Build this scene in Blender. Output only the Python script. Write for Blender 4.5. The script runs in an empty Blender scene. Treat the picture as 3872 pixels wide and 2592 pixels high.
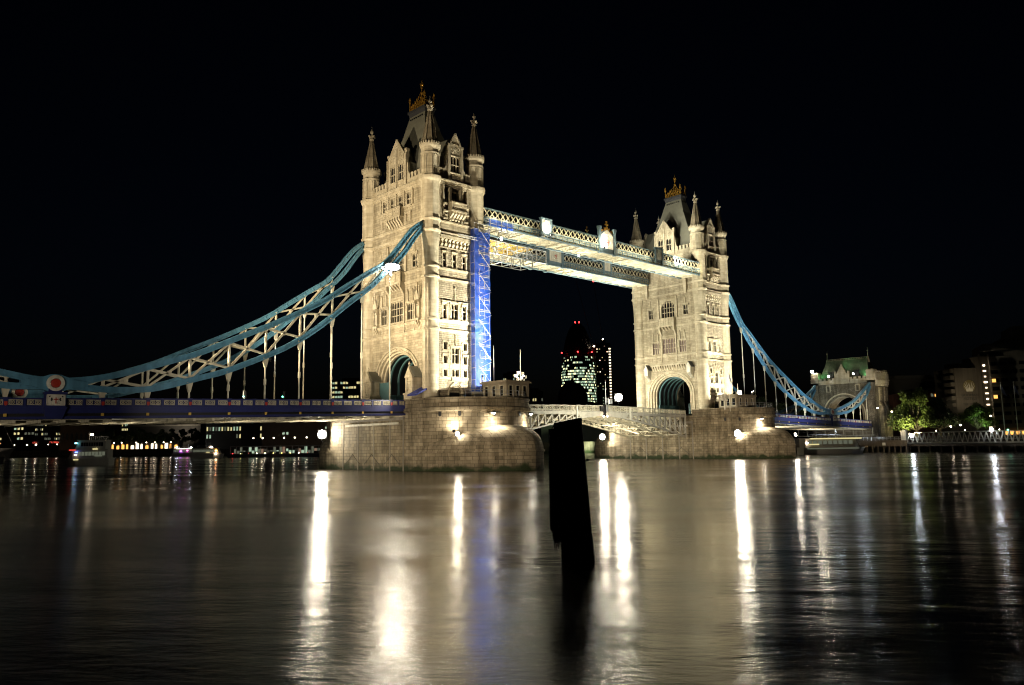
import bpy, math, random
from mathutils import Vector, Matrix
R = math.radians
rnd = random.Random(7)
S = bpy.context.scene
COL = S.collection

# ------------------------------------------------------------------ camera
CAM = Vector((-86.43, -115.57, 3.99))
YAW, PITCH, ROLL, FPX = 0.81406, 0.12818, -0.01534, 2982.1
fw = Vector((math.cos(YAW)*math.cos(PITCH), math.sin(YAW)*math.cos(PITCH), math.sin(PITCH)))
rt = Vector((math.sin(YAW), -math.cos(YAW), 0.0))
up = rt.cross(fw)
rt2 = rt*math.cos(ROLL) + up*math.sin(ROLL)
up2 = up*math.cos(ROLL) - rt*math.sin(ROLL)
cd = bpy.data.cameras.new('camera'); co = bpy.data.objects.new('camera', cd); COL.objects.link(co)
cd.sensor_width = 36.0; cd.lens = FPX/3872*36.0; cd.clip_start = 0.5; cd.clip_end = 6000
co.matrix_world = Matrix(((rt2.x, up2.x, -fw.x, CAM.x), (rt2.y, up2.y, -fw.y, CAM.y), (rt2.z, up2.z, -fw.z, CAM.z), (0, 0, 0, 1)))
S.camera = co

# ------------------------------------------------------------------ night sky, exposure, sampling
W = bpy.data.worlds.new('World'); S.world = W; W.use_nodes = True
nt = W.node_tree; bg = nt.nodes['Background']
sky = nt.nodes.new('ShaderNodeTexSky'); sky.sky_type = 'NISHITA'; sky.sun_disc = False
sky.sun_elevation = R(-5.0); sky.sun_rotation = R(43); sky.air_density = 1.0; sky.dust_density = 4.0; sky.ozone_density = 2.0
nt.links.new(sky.outputs[0], bg.inputs[0]); bg.inputs[1].default_value = 0.02
S.view_settings.view_transform = 'Standard'; S.view_settings.look = 'None'
S.view_settings.exposure = 1.6; S.view_settings.gamma = 1.0; S.view_settings.use_curve_mapping = False
S.cycles.max_bounces = 5; S.cycles.diffuse_bounces = 2; S.cycles.glossy_bounces = 3; S.cycles.transparent_max_bounces = 10
S.cycles.use_denoising = True; S.cycles.denoising_prefilter = 'ACCURATE'; S.cycles.filter_width = 1.15; S.cycles.sample_clamp_indirect = 4.0
S.cycles.caustics_reflective = False; S.cycles.caustics_refractive = False

# ------------------------------------------------------------------ materials
def newmat(name):
    m = bpy.data.materials.new(name); m.use_nodes = True
    return m, m.node_tree, m.node_tree.nodes['Principled BSDF']

def mat(name, col, rough=0.6, metal=0.0, var=0.18, scale=0.6, bump=0.0, stain=0.0):
    m, t, b = newmat(name); N = t.nodes; L = t.links
    b.inputs['Roughness'].default_value = rough; b.inputs['Metallic'].default_value = metal
    tc = N.new('ShaderNodeTexCoord'); no = N.new('ShaderNodeTexNoise')
    no.inputs['Scale'].default_value = scale; no.inputs['Detail'].default_value = 6
    L.new(tc.outputs['Object'], no.inputs['Vector'])
    mx = N.new('ShaderNodeMix'); mx.data_type = 'RGBA'
    mx.inputs['A'].default_value = tuple(c*(1-var*1.6) for c in col)+(1,)
    mx.inputs['B'].default_value = tuple(min(1, c*(1+var)) for c in col)+(1,)
    L.new(no.outputs['Fac'], mx.inputs['Factor']); out = mx.outputs['Result']
    if stain:
        mp = N.new('ShaderNodeMapping'); mp.inputs['Scale'].default_value = (1.3, 1.3, 0.1)
        n2 = N.new('ShaderNodeTexNoise'); n2.inputs['Scale'].default_value = 1.0; n2.inputs['Detail'].default_value = 4
        L.new(tc.outputs['Object'], mp.inputs['Vector']); L.new(mp.outputs[0], n2.inputs['Vector'])
        rp = N.new('ShaderNodeValToRGB'); rp.color_ramp.elements[0].position = .42; rp.color_ramp.elements[1].position = .62
        L.new(n2.outputs['Fac'], rp.inputs['Fac'])
        ml = N.new('ShaderNodeMath'); ml.operation = 'MULTIPLY'; ml.inputs[1].default_value = stain
        L.new(rp.outputs['Color'], ml.inputs[0])
        m2 = N.new('ShaderNodeMix'); m2.data_type = 'RGBA'
        m2.inputs['B'].default_value = tuple(c*.35 for c in col)+(1,)
        L.new(out, m2.inputs['A']); L.new(ml.outputs[0], m2.inputs['Factor']); out = m2.outputs['Result']
    L.new(out, b.inputs['Base Color'])
    if bump:
        bp = N.new('ShaderNodeBump'); bp.inputs['Strength'].default_value = bump; bp.inputs['Distance'].default_value = .08
        n3 = N.new('ShaderNodeTexNoise'); n3.inputs['Scale'].default_value = scale*9; n3.inputs['Detail'].default_value = 5
        L.new(tc.outputs['Object'], n3.inputs['Vector']); L.new(n3.outputs['Fac'], bp.inputs['Height']); L.new(bp.outputs[0], b.inputs['Normal'])
    return m

def stone(name, c1, c2, mortar, bw=1.0, bh=0.45, bump=.5, stain=.35, algae=False, rock=0.0, msize=.018):
    """coursed masonry: brick pattern laid on whichever vertical plane the face lies in"""
    m, t, b = newmat(name); N = t.nodes; L = t.links
    b.inputs['Roughness'].default_value = .85
    ge = N.new('ShaderNodeNewGeometry'); sp = N.new('ShaderNodeSeparateXYZ'); L.new(ge.outputs['Position'], sp.inputs[0])
    sn = N.new('ShaderNodeSeparateXYZ'); L.new(ge.outputs['True Normal'], sn.inputs[0])
    ax = N.new('ShaderNodeMath'); ax.operation = 'ABSOLUTE'; L.new(sn.outputs['X'], ax.inputs[0])
    gt = N.new('ShaderNodeMath'); gt.operation = 'GREATER_THAN'; gt.inputs[1].default_value = .7; L.new(ax.outputs[0], gt.inputs[0])
    uu = N.new('ShaderNodeMix'); uu.data_type = 'FLOAT'
    L.new(gt.outputs[0], uu.inputs['Factor']); L.new(sp.outputs['X'], uu.inputs['A']); L.new(sp.outputs['Y'], uu.inputs['B'])
    cb = N.new('ShaderNodeCombineXYZ'); L.new(uu.outputs['Result'], cb.inputs['X']); L.new(sp.outputs['Z'], cb.inputs['Y'])
    br = N.new('ShaderNodeTexBrick'); L.new(cb.outputs[0], br.inputs['Vector'])
    br.inputs['Scale'].default_value = 1.0; br.inputs['Brick Width'].default_value = bw; br.inputs['Row Height'].default_value = bh
    br.inputs['Mortar Size'].default_value = msize; br.inputs['Mortar Smooth'].default_value = .4; br.inputs['Bias'].default_value = 0.0
    br.inputs['Color1'].default_value = c1+(1,); br.inputs['Color2'].default_value = c2+(1,); br.inputs['Mortar'].default_value = mortar+(1,)
    br.offset = .5; br.squash = .8; br.squash_frequency = 3
    no = N.new('ShaderNodeTexNoise'); no.inputs['Scale'].default_value = .35; no.inputs['Detail'].default_value = 8; no.inputs['Roughness'].default_value = .65
    L.new(ge.outputs['Position'], no.inputs['Vector'])
    rp = N.new('ShaderNodeValToRGB'); rp.color_ramp.elements[0].position = .33; rp.color_ramp.elements[1].position = .7
    rp.color_ramp.elements[0].color = (1-stain*1.3, 1-stain*1.35, 1-stain*1.5, 1); rp.color_ramp.elements[1].color = (1.1, 1.1, 1.08, 1)
    L.new(no.outputs['Fac'], rp.inputs['Fac'])
    mu = N.new('ShaderNodeMix'); mu.data_type = 'RGBA'; mu.blend_type = 'MULTIPLY'; mu.inputs['Factor'].default_value = 1
    L.new(br.outputs['Color'], mu.inputs['A']); L.new(rp.outputs['Color'], mu.inputs['B'])
    # vertical weather streaks
    mp = N.new('ShaderNodeMapping'); mp.inputs['Scale'].default_value = (1.1, 1.1, .07); L.new(ge.outputs['Position'], mp.inputs['Vector'])
    n2 = N.new('ShaderNodeTexNoise'); n2.inputs['Scale'].default_value = 1.0; n2.inputs['Detail'].default_value = 5; L.new(mp.outputs[0], n2.inputs['Vector'])
    r2 = N.new('ShaderNodeValToRGB'); r2.color_ramp.elements[0].position = .36; r2.color_ramp.elements[1].position = .56
    g = 1-stain*1.2; r2.color_ramp.elements[0].color = (g, g*.97, g*.9, 1); r2.color_ramp.elements[1].color = (1, 1, 1, 1)
    L.new(n2.outputs['Fac'], r2.inputs['Fac'])
    m2 = N.new('ShaderNodeMix'); m2.data_type = 'RGBA'; m2.blend_type = 'MULTIPLY'; m2.inputs['Factor'].default_value = 1
    L.new(mu.outputs['Result'], m2.inputs['A']); L.new(r2.outputs['Color'], m2.inputs['B']); out = m2.outputs['Result']
    if algae:
        nz = N.new('ShaderNodeTexNoise'); nz.inputs['Scale'].default_value = .5; nz.inputs['Detail'].default_value = 6; L.new(ge.outputs['Position'], nz.inputs['Vector'])
        ma = N.new('ShaderNodeMath'); ma.operation = 'MULTIPLY_ADD'; ma.inputs[1].default_value = -2.6; L.new(nz.outputs['Fac'], ma.inputs[0]); L.new(sp.outputs['Z'], ma.inputs[2])
        mr = N.new('ShaderNodeMapRange'); mr.inputs['From Min'].default_value = -.95; mr.inputs['From Max'].default_value = -.35
        mr.inputs['To Min'].default_value = 1; mr.inputs['To Max'].default_value = 0; L.new(ma.outputs[0], mr.inputs['Value'])
        m3 = N.new('ShaderNodeMix'); m3.data_type = 'RGBA'; m3.inputs['B'].default_value = (.03, .05, .012, 1)
        L.new(mr.outputs[0], m3.inputs['Factor']); L.new(out, m3.inputs['A']); out = m3.outputs['Result']
        # tide-mark: darker wet stone in the lowest two metres
        m4 = N.new('ShaderNodeMapRange'); m4.inputs['From Min'].default_value = .2; m4.inputs['From Max'].default_value = 2.4
        m4.inputs['To Min'].default_value = .62; m4.inputs['To Max'].default_value = 1; L.new(sp.outputs['Z'], m4.inputs['Value'])
        m5 = N.new('ShaderNodeMix'); m5.data_type = 'RGBA'; m5.blend_type = 'MULTIPLY'; m5.inputs['Factor'].default_value = 1
        L.new(out, m5.inputs['A']); L.new(m4.outputs[0], m5.inputs['B']); out = m5.outputs['Result']
    L.new(out, b.inputs['Base Color'])
    bp = N.new('ShaderNodeBump'); bp.inputs['Strength'].default_value = bump; bp.inputs['Distance'].default_value = .06
    n4 = N.new('ShaderNodeTexNoise'); n4.inputs['Scale'].default_value = 2.2; n4.inputs['Detail'].default_value = 6; L.new(ge.outputs['Position'], n4.inputs['Vector'])
    sm = N.new('ShaderNodeMath'); sm.operation = 'MULTIPLY_ADD'; sm.inputs[1].default_value = .35+rock*1.5
    iv = N.new('ShaderNodeMath'); iv.operation = 'SUBTRACT'; iv.inputs[0].default_value = 1; L.new(br.outputs['Fac'], iv.inputs[1])
    L.new(n4.outputs['Fac'], sm.inputs[0]); L.new(iv.outputs[0], sm.inputs[2]); L.new(sm.outputs[0], bp.inputs['Height'])
    L.new(bp.outputs[0], b.inputs['Normal'])
    return m

def glow(name, col, st):
    m, t, b = newmat(name)
    b.inputs['Base Color'].default_value = (.02, .02, .02, 1); b.inputs['Roughness'].default_value = .5
    b.inputs['Emission Color'].default_value = tuple(col)+(1,); b.inputs['Emission Strength'].default_value = st
    return m

M_ST = stone('granite_ashlar', (.53, .46, .345), (.35, .30, .22), (.17, .14, .09), .95, .42, .6, .25)
M_RK = stone('rock_faced_granite', (.50, .43, .33), (.29, .245, .18), (.13, .105, .07), .75, .36, 1.0, .25, rock=.6, msize=.035)
M_R2 = stone('grey_rubble_granite', (.30, .26, .20), (.17, .145, .11), (.09, .075, .05), .7, .34, 1.0, .4, rock=.6, msize=.035)
M_DR = stone('dressed_portland_stone', (.59, .52, .40), (.46, .40, .30), (.26, .22, .15), 1.2, .55, .3, .2, msize=.01)
M_PI = stone('river_granite', (.46, .385, .28), (.28, .235, .165), (.08, .065, .045), 1.1, .56, .8, .34, algae=True, msize=.024)
M_SL = mat('roof_slate', (.165, .16, .125), .75, var=.25, scale=.8, bump=.3)
M_SP = stone('spire_stone', (.40, .34, .25), (.24, .20, .14), (.16, .13, .09), .9, .8, .3, .3)
M_LE = mat('dark_lead', (.05, .05, .055), .5, var=.2)
M_GO = mat('gilding', (.55, .30, .05), .38, metal=.55, var=.35, scale=6)
M_GL = mat('dark_window_glass', (.012, .012, .014), .12, var=.3, scale=2)
M_LB = mat('pale_blue_paint', (.11, .29, .43), .42, var=.2, scale=.8, stain=.4, bump=.15)
M_WB = mat('faded_blue_paint', (.15, .22, .26), .5, var=.15, scale=.5, stain=.2)
M_TB = mat('turquoise_paint', (.07, .15, .165), .5, var=.2)
M_DB = mat('dark_blue_paint', (.022, .028, .13), .4, var=.15, stain=.15)
M_WH = mat('white_paint', (.72, .68, .58), .5, var=.14, stain=.35)
M_CR = mat('cream_paint', (.66, .60, .45), .55, var=.15, stain=.4)
M_GY = mat('grey_paint', (.32, .33, .36), .5, var=.12, stain=.2)
M_PG = mat('pale_grey_paint', (.46, .43, .37), .5, var=.12, stain=.25)
M_RD = mat('red_paint', (.42, .035, .02), .45, var=.15)
M_YE = mat('yellow_board', (.62, .40, .06), .6, var=.1)
M_BK = mat('black_steel', (.012, .012, .014), .5, var=.2)
M_AS = mat('asphalt', (.05, .05, .05), .9, var=.2, bump=.2)
M_SC = mat('galvanised_tube', (.50, .51, .53), .35, metal=.3, var=.15)
M_SR = mat('red_banded_tube', (.6, .2, .16), .5, var=.3, scale=2)
M_WD = mat('wet_timber', (.022, .019, .014), .75, var=.5, scale=1.5, bump=.9, stain=.4)
M_JT = mat('jetty_timber', (.12, .09, .06), .85, var=.35, scale=1.5, bump=.5, stain=.3)
M_CP = mat('copper_green_slate', (.12, .125, .085), .75, var=.3, scale=1.2, bump=.3, stain=.3)
M_CA = mat('cabin_cladding', (.30, .25, .18), .7, var=.15, stain=.3)
M_CO = mat('concrete', (.26, .23, .19), .85, var=.15, stain=.25, bump=.15)
M_BR = stone('red_brick', (.22, .07, .04), (.16, .05, .03), (.12, .09, .07), .45, .15, .2, .3)
M_BG = mat('dark_city_facade', (.055, .045, .035), .8, var=.25, scale=.1)
M_BG2 = mat('grey_city_facade', (.085, .075, .065), .8, var=.25, scale=.1)
M_GR = mat('river_bank_ground', (.05, .048, .04), .95, var=.3)
M_QW = stone('quay_granite', (.16, .14, .11), (.12, .10, .08), (.05, .045, .035), 1.6, .6, .5, .35, algae=True)
M_BO = mat('boat_white_gelcoat', (.32, .31, .29), .35, var=.1, stain=.12)
M_HU = mat('boat_dark_hull', (.03, .035, .05), .4, var=.2)
M_NV = mat('grey_ship_paint', (.22, .23, .24), .5, var=.15, stain=.2)
M_LF = mat('green_leaves', (.085, .12, .02), .6, var=.55, scale=.5)
M_LD = mat('dark_leaves', (.03, .05, .014), .65, var=.45, scale=.5)
M_BA = mat('bark', (.06, .045, .03), .9, var=.3, bump=.6)
M_FL = mat('flag_cloth', (.12, .13, .22), .8, var=.3)
M_AW = mat('blue_canvas', (.02, .03, .20), .75, var=.25)
E_P = glow('promenade_lamp_glow', (1.0, .80, .55), 6)
E_GY = glow('office_floor_yellow', (.95, .90, .45), .85)
E_GG = glow('office_floor_green', (.60, .85, .55), .5)
E_W = glow('floodlight_lens', (1.0, .90, .70), 90)
E_C = glow('cool_lamp', (.85, .93, 1.0), 30)
E_S = glow('street_lamp_glow', (1.0, .80, .55), 14)
E_O = glow('orange_lit_window', (1.0, .45, .10), .6)
E_Y = glow('yellow_lit_window', (.95, .82, .38), .27)
E_G = glow('greenish_lit_window', (.62, .85, .60), .2)
E_D = glow('dim_lit_window', (.55, .60, .42), .06)
E_B = glow('bright_shopfront', (1.0, .78, .52), 1.2)
E_R = glow('red_beacon', (1.0, .02, .02), 5)
E_RS = glow('red_neon', (1.0, .08, .05), .3)
E_BL = glow('blue_lamp', (.12, .2, 1.0), 2)
E_CY = glow('cyan_lamp', (.25, .9, 1.0), 2.5)
E_GN = glow('green_lamp', (.1, 1.0, .55), 6)
E_YL = glow('small_yellow_lamp', (1.0, .85, .2), 3)
E_PI = glow('warm_room', (1.0, .62, .42), .07)

# blue debris netting: woven cloth that lets part of the light through
def netting():
    m, t, b = newmat('blue_debris_netting'); N = t.nodes; L = t.links
    b.inputs['Base Color'].default_value = (.012, .085, .60, 1); b.inputs['Roughness'].default_value = .6
    tr = N.new('ShaderNodeBsdfTranslucent'); tr.inputs['Color'].default_value = (.03, .17, .95, 1)
    tp = N.new('ShaderNodeBsdfTransparent')
    m1 = N.new('ShaderNodeMixShader'); m1.inputs[0].default_value = .4
    L.new(b.outputs[0], m1.inputs[1]); L.new(tr.outputs[0], m1.inputs[2])
    tc = N.new('ShaderNodeTexCoord'); no = N.new('ShaderNodeTexNoise'); no.inputs['Scale'].default_value = .8; no.inputs['Detail'].default_value = 3
    L.new(tc.outputs['Object'], no.inputs['Vector'])
    mr = N.new('ShaderNodeMapRange'); mr.inputs['From Min'].default_value = .35; mr.inputs['From Max'].default_value = .65
    mr.inputs['To Min'].default_value = .2; mr.inputs['To Max'].default_value = .46; L.new(no.outputs['Fac'], mr.inputs['Value'])
    m2 = N.new('ShaderNodeMixShader'); L.new(mr.outputs[0], m2.inputs[0]); L.new(m1.outputs[0], m2.inputs[1]); L.new(tp.outputs[0], m2.inputs[2])
    L.new(m2.outputs[0], N['Material Output'].inputs['Surface'])
    return m
M_NT = netting()

# ------------------------------------------------------------------ mesh building
class MB:
    """collects shapes for ONE mesh; self.F = (origin, u, v, n) is the current frame"""
    def __init__(s, frame=None):
        s.v = []; s.f = []; s.F = frame
    def P(s, a, b, c):
        if s.F:
            o, u, v, n = s.F; p = o+u*a+v*b+n*c
            return (p.x, p.y, p.z)
        return (a, b, c)
    def add(s, vs, fs):
        k = len(s.v); s.v += [s.P(*p) for p in vs]; s.f += [tuple(i+k for i in f) for f in fs]; return s
    def hexa(s, p):
        return s.add(p, [(3, 2, 1, 0), (4, 5, 6, 7), (0, 1, 5, 4), (1, 2, 6, 5), (2, 3, 7, 6), (3, 0, 4, 7)])
    def box(s, a0, a1, b0, b1, c0, c1):
        return s.hexa([(a0, b0, c0), (a1, b0, c0), (a1, b1, c0), (a0, b1, c0), (a0, b0, c1), (a1, b0, c1), (a1, b1, c1), (a0, b1, c1)])
    def taper(s, cx, cy, w0, d0, z0, w1, d1, z1):
        return s.hexa([(cx-w0, cy-d0, z0), (cx+w0, cy-d0, z0), (cx+w0, cy+d0, z0), (cx-w0, cy+d0, z0), (cx-w1, cy-d1, z1), (cx+w1, cy-d1, z1), (cx+w1, cy+d1, z1), (cx-w1, cy+d1, z1)])
    def slab(s, x0, za, x1, zb, y0, y1, h):       # box whose top follows za..zb, thickness h
        return s.hexa([(x0, y0, za-h), (x1, y0, zb-h), (x1, y1, zb-h), (x0, y1, za-h), (x0, y0, za), (x1, y0, zb), (x1, y1, zb), (x0, y1, za)])
    def bar(s, p, q, w, h=None, ref=(0, 0, 1)):
        p = Vector(p); q = Vector(q); d = (q-p); h = h or w
        if d.length < 1e-6: return s
        d.normalize(); r = Vector(ref)
        if abs(d.dot(r)) > .98: r = Vector((1, 0, 0)) if abs(d.x) < .9 else Vector((0, 1, 0))
        x = d.cross(r).normalized()*(w/2); y = x.cross(d).normalized()*(h/2)
        return s.hexa([tuple(p-x-y), tuple(p+x-y), tuple(p+x+y), tuple(p-x+y), tuple(q-x-y), tuple(q+x-y), tuple(q+x+y), tuple(q-x+y)])
    def tube(s, p, q, r0, r1=None, n=7):
        p = Vector(p); q = Vector(q); r1 = r0 if r1 is None else r1; d = (q-p).normalized()
        a = Vector((0, 0, 1)) if abs(d.z) < .9 else Vector((1, 0, 0)); x = d.cross(a).normalized(); y = d.cross(x)
        vs = []
        for c, r in ((p, r0), (q, r1)):
            for i in range(n):
                t = 2*math.pi*i/n; vs.append(tuple(c+(x*math.cos(t)+y*math.sin(t))*r))
        return s.add(vs, [(i, (i+1) % n, n+(i+1) % n, n+i) for i in range(n)]+[tuple(range(n))[::-1], tuple(range(n, 2*n))])
    def lathe(s, cx, cy, prof, n=8, rot=0.0, sx=1, sy=1):   # prof = [(z, r), ...]
        vs = []; fs = []
        for z, r in prof:
            for i in range(n):
                t = 2*math.pi*(i+rot)/n; vs.append((cx+r*sx*math.cos(t), cy+r*sy*math.sin(t), z))
        for k in range(len(prof)-1):
            for i in range(n):
                j = (i+1) % n; fs.append((k*n+i, k*n+j, (k+1)*n+j, (k+1)*n+i))
        fs += [tuple(range(n))[::-1], tuple(range((len(prof)-1)*n, len(prof)*n))]
        return s.add(vs, fs)
    def ball(s, c, r, n=10, m=6, sz=1):
        return s.lathe(c[0], c[1], [(c[2]-r*sz*math.cos(math.pi*k/m), max(.002, r*math.sin(math.pi*k/m))) for k in range(m+1)], n)
    def plate(s, poly, c0, c1):                   # polygon in (a,b), extruded c0..c1
        n = len(poly)
        vs = [(a, b, c0) for a, b in poly]+[(a, b, c1) for a, b in poly]
        return s.add(vs, [tuple(range(n))[::-1], tuple(range(n, 2*n))]+[(i, (i+1) % n, n+(i+1) % n, n+i) for i in range(n)])
    def loft(s, rings, close=False, cap=False):
        n = len(rings[0]); vs = [p for r in rings for p in r]; fs = []
        for k in range(len(rings)-1):
            for i in range(n if close else n-1):
                j = (i+1) % n; fs.append((k*n+i, k*n+j, (k+1)*n+j, (k+1)*n+i))
        if cap: fs += [tuple(range(n))[::-1], tuple(range((len(rings)-1)*n, len(rings)*n))]
        return s.add(vs, fs)
    def sweep(s, pts, w, h, off=0.0):             # rectangular bar along a polyline in the x-z plane (y constant)
        rings = []
        for i, (x, y, z) in enumerate(pts):
            a = Vector(pts[max(0, i-1)]); b = Vector(pts[min(len(pts)-1, i+1)]); d = (b-a).normalized(); nn = Vector((-d.z, 0, d.x))
            c = Vector((x, y, z))+nn*off; Y = Vector((0, w/2, 0)); H = nn*(h/2)
            rings.append([tuple(c-Y-H), tuple(c+Y-H), tuple(c+Y+H), tuple(c-Y+H)])
        return s.loft(rings, close=True, cap=True)

def mk(name, mb, m, parent=None, smooth=False, kind=None):
    me = bpy.data.meshes.new(name)
    off = Vector((0, 0, 0)); p = parent
    while p: off += Vector(p.location); p = p.parent
    vs = [(v[0]-off.x, v[1]-off.y, v[2]-off.z) for v in mb.v] if parent else mb.v
    me.from_pydata(vs, [], mb.f); me.update()
    if smooth:
        me.shade_smooth(); me.set_sharp_from_angle(angle=R(40))
    me.materials.append(m)
    o = bpy.data.objects.new(name, me); COL.objects.link(o)
    if parent: o.parent = parent
    if kind: o['kind'] = kind
    return o

def tag(o, label, cat, group=None):
    o['label'] = label; o['category'] = cat
    if group: o['group'] = group
    return o

def thing(name, label, cat, loc, group=None):
    o = bpy.data.objects.new(name, None); COL.objects.link(o); o.location = loc; o.empty_display_size = .3
    return tag(o, label, cat, group)

def dup(o, loc=None, rz=None, label=None, parent=None):
    c = o.copy(); COL.objects.link(c)
    if parent: c.parent = parent
    for ch in list(o.children): dup(ch, parent=c)
    if loc is not None: c.location = loc
    if rz is not None: c.rotation_euler = (0, 0, rz)
    if label: c['label'] = label
    return c

def frame(o, u, n):
    return (Vector(o), Vector(u), Vector((0, 0, 1)), Vector(n))

def spot(loc, tgt, watts, deg, col=(1, .88, .66), rad=.25, blend=.6):  # light source alone; serves real lamps and added unseen washes
    d = bpy.data.lights.new('lamp', 'SPOT'); d.energy = watts; d.spot_size = R(deg); d.spot_blend = blend; d.color = col; d.shadow_soft_size = rad
    o = bpy.data.objects.new('lamp', d); COL.objects.link(o); o.location = loc
    o.rotation_euler = (Vector(tgt)-Vector(loc)).to_track_quat('-Z', 'Y').to_euler()
    return o

def point(loc, watts, col=(1, .88, .66), rad=.3):  # bare source for bulbs, also added unseen along the walkway lattice
    d = bpy.data.lights.new('lamp', 'POINT'); d.energy = watts; d.color = col; d.shadow_soft_size = rad
    o = bpy.data.objects.new('lamp', d); COL.objects.link(o); o.location = loc
    return o

def bearing(px, dist, z=0.0):
    """world point at a horizontal distance from the camera in the direction of a column of the photograph"""
    x = (px-1936)/FPX; d = rt2*x+fw*1.0; d.z = 0; d.normalize()
    d0 = Vector((fw.x, fw.y, 0)).normalized()
    k = dist/d.dot(d0)
    return Vector((CAM.x+d.x*k, CAM.y+d.y*k, z))
# ------------------------------------------------------------------ walls, windows
def wall(mb, u0, u1, v0, v1, holes, dep=.4):
    us = sorted({u0, u1, *[h[0] for h in holes], *[h[1] for h in holes]}); vs = sorted({v0, v1, *[h[2] for h in holes], *[h[3] for h in holes]})
    us = [u for u in us if u0 <= u <= u1]; vs = [v for v in vs if v0 <= v <= v1]
    for i in range(len(us)-1):
        for j in range(len(vs)-1):
            cu = (us[i]+us[i+1])/2; cv = (vs[j]+vs[j+1])/2
            if any(h[0] < cu < h[1] and h[2] < cv < h[3] for h in holes): continue
            mb.add([(us[i], vs[j], 0), (us[i+1], vs[j], 0), (us[i+1], vs[j+1], 0), (us[i], vs[j+1], 0)], [(0, 1, 2, 3)])
    for a, b, c, d in holes:
        mb.add([(a, c, 0), (b, c, 0), (b, d, 0), (a, d, 0), (a, c, -dep), (b, c, -dep), (b, d, -dep), (a, d, -dep)],
               [(0, 4, 5, 1), (1, 5, 6, 2), (2, 6, 7, 3), (3, 7, 4, 0)])
    return mb

def head_poly(a, b, v, h, side):
    """spandrel that turns the square top of one light into half a pointed arch"""
    w = (b-a)/2; pts = []
    if side < 0:
        pts = [(a, v), (a, v-h)]+[(a+w*(1-math.cos(t)), v-h+h*math.sin(t)) for t in (.5, .95, 1.3)]+[(a+w, v)]
    else:
        pts = [(b, v)]+[(b-w, v)]+[(b-w*(1-math.cos(t)), v-h+h*math.sin(t)) for t in (1.3, .95, .5)]+[(b, v-h)]
    return pts

def window(par, F, uc, v0, v1, w, lights=2, trans=(.55,), sur=.2, dep=.4, glass=None, hood=True, arch=0.0, st=None):
    u0 = uc-w/2; u1 = uc+w/2
    f = MB(F)
    f.box(u0-sur, u0, v0-.1, v1+sur, -.05, .1); f.box(u1, u1+sur, v0-.1, v1+sur, -.05, .1)
    f.box(u0, u1, v1, v1+sur, -.05, .1); f.box(u0-sur-.08, u1+sur+.08, v0-.22, v0-.1, -.02, .22); f.box(u0, u1, v0-.1, v0, -dep+.06, .16)
    for k in range(3):                                          # long-and-short quoin blocks
        z = v0+(v1-v0)*(k+.3)/3
        for sg, e in ((-1, u0-sur), (1, u1+sur)): f.box(min(e, e+sg*.16), max(e, e+sg*.16), z, z+.34, -.03, .075)
    if hood:
        f.box(u0-sur-.1, u1+sur+.1, v1+sur, v1+sur+.14, -.02, .26)
        for e in (u0-sur-.1, u1+sur-.04): f.box(e, e+.14, v1+sur-.5, v1+sur, -.02, .22)
    mw = .13 if w/lights > .4 else .1
    lw = (w-mw*(lights-1))/lights
    for k in range(1, lights):
        e = u0+k*(lw+mw); f.box(e-mw, e, v0, v1, -dep+.06, -.1)
    for t in trans:
        z = v0+(v1-v0)*t; f.box(u0, u1, z-.06, z+.06, -dep+.09, -.07)
    hh = min(.75, lw*1.1)
    for k in range(lights):
        a = u0+k*(lw+mw)
        if arch: continue
        for sd in (-1, 1): f.plate(head_poly(a, a+lw, v1, hh, sd), -dep+.08, -.13)
    if arch:
        for sd in (-1, 1): f.plate(head_poly(u0, u1, v1, arch, sd), -dep+.04, .02)
        for k in range(lights):
            a = u0+k*(lw+mw); x = abs((a+lw/2)-uc)/(w/2); tz = v1-arch+arch*math.sqrt(max(0, 1-x*x))-.25
            for sd in (-1, 1): f.plate(head_poly(a, a+lw, tz, hh, sd), -dep+.08, -.13)
            f.box(a, a+lw, tz, tz+.08, -dep+.08, -.12)
    o = mk('window', f, st or M_DR, par)
    g = MB(F); g.add([(u0, v0, -dep+.03), (u1, v0, -dep+.03), (u1, v1, -dep+.03), (u0, v1, -dep+.03)], [(0, 1, 2, 3)])
    mk('window_glass', g, glass or M_GL, o)
    return (u0, u1, v0, v1)

def ell(a, b, zc, z0, n=28):
    pts = [(-a, z0)]+[(-a*math.cos(math.pi*k/n), zc+b*math.sin(math.pi*k/n)) for k in range(n+1)]+[(a, z0)]
    return pts

def corbels(mb, u0, u1, n, vt, vb, d0, d1, wf=.45):
    for k in range(n):
        c = u0+(u1-u0)*(k+.5)/n; w = (u1-u0)/n*wf/2
        m = (vt+vb)/2
        prof = [(vt, d1), (vt-(vt-vb)*.25, d1), (m, d0+(d1-d0)*.55), (vb+(vt-vb)*.15, d0+.08), (vb, d0)]
        vs = []
        for v, d in prof: vs += [(c-w, v, d), (c+w, v, d)]
        for v, d in prof: vs += [(c-w, v, d0-.1), (c+w, v, d0-.1)]
        q = len(prof)*2; fs = [(0, 1, q+1, q)]
        for i in range(len(prof)-1):
            a = i*2; fs += [(a, a+2, a+3, a+1), (a, q+a, q+a+2, a+2), (a+1, a+3, q+a+3, q+a+1)]
        mb.add(vs, fs)
    return mb

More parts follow.
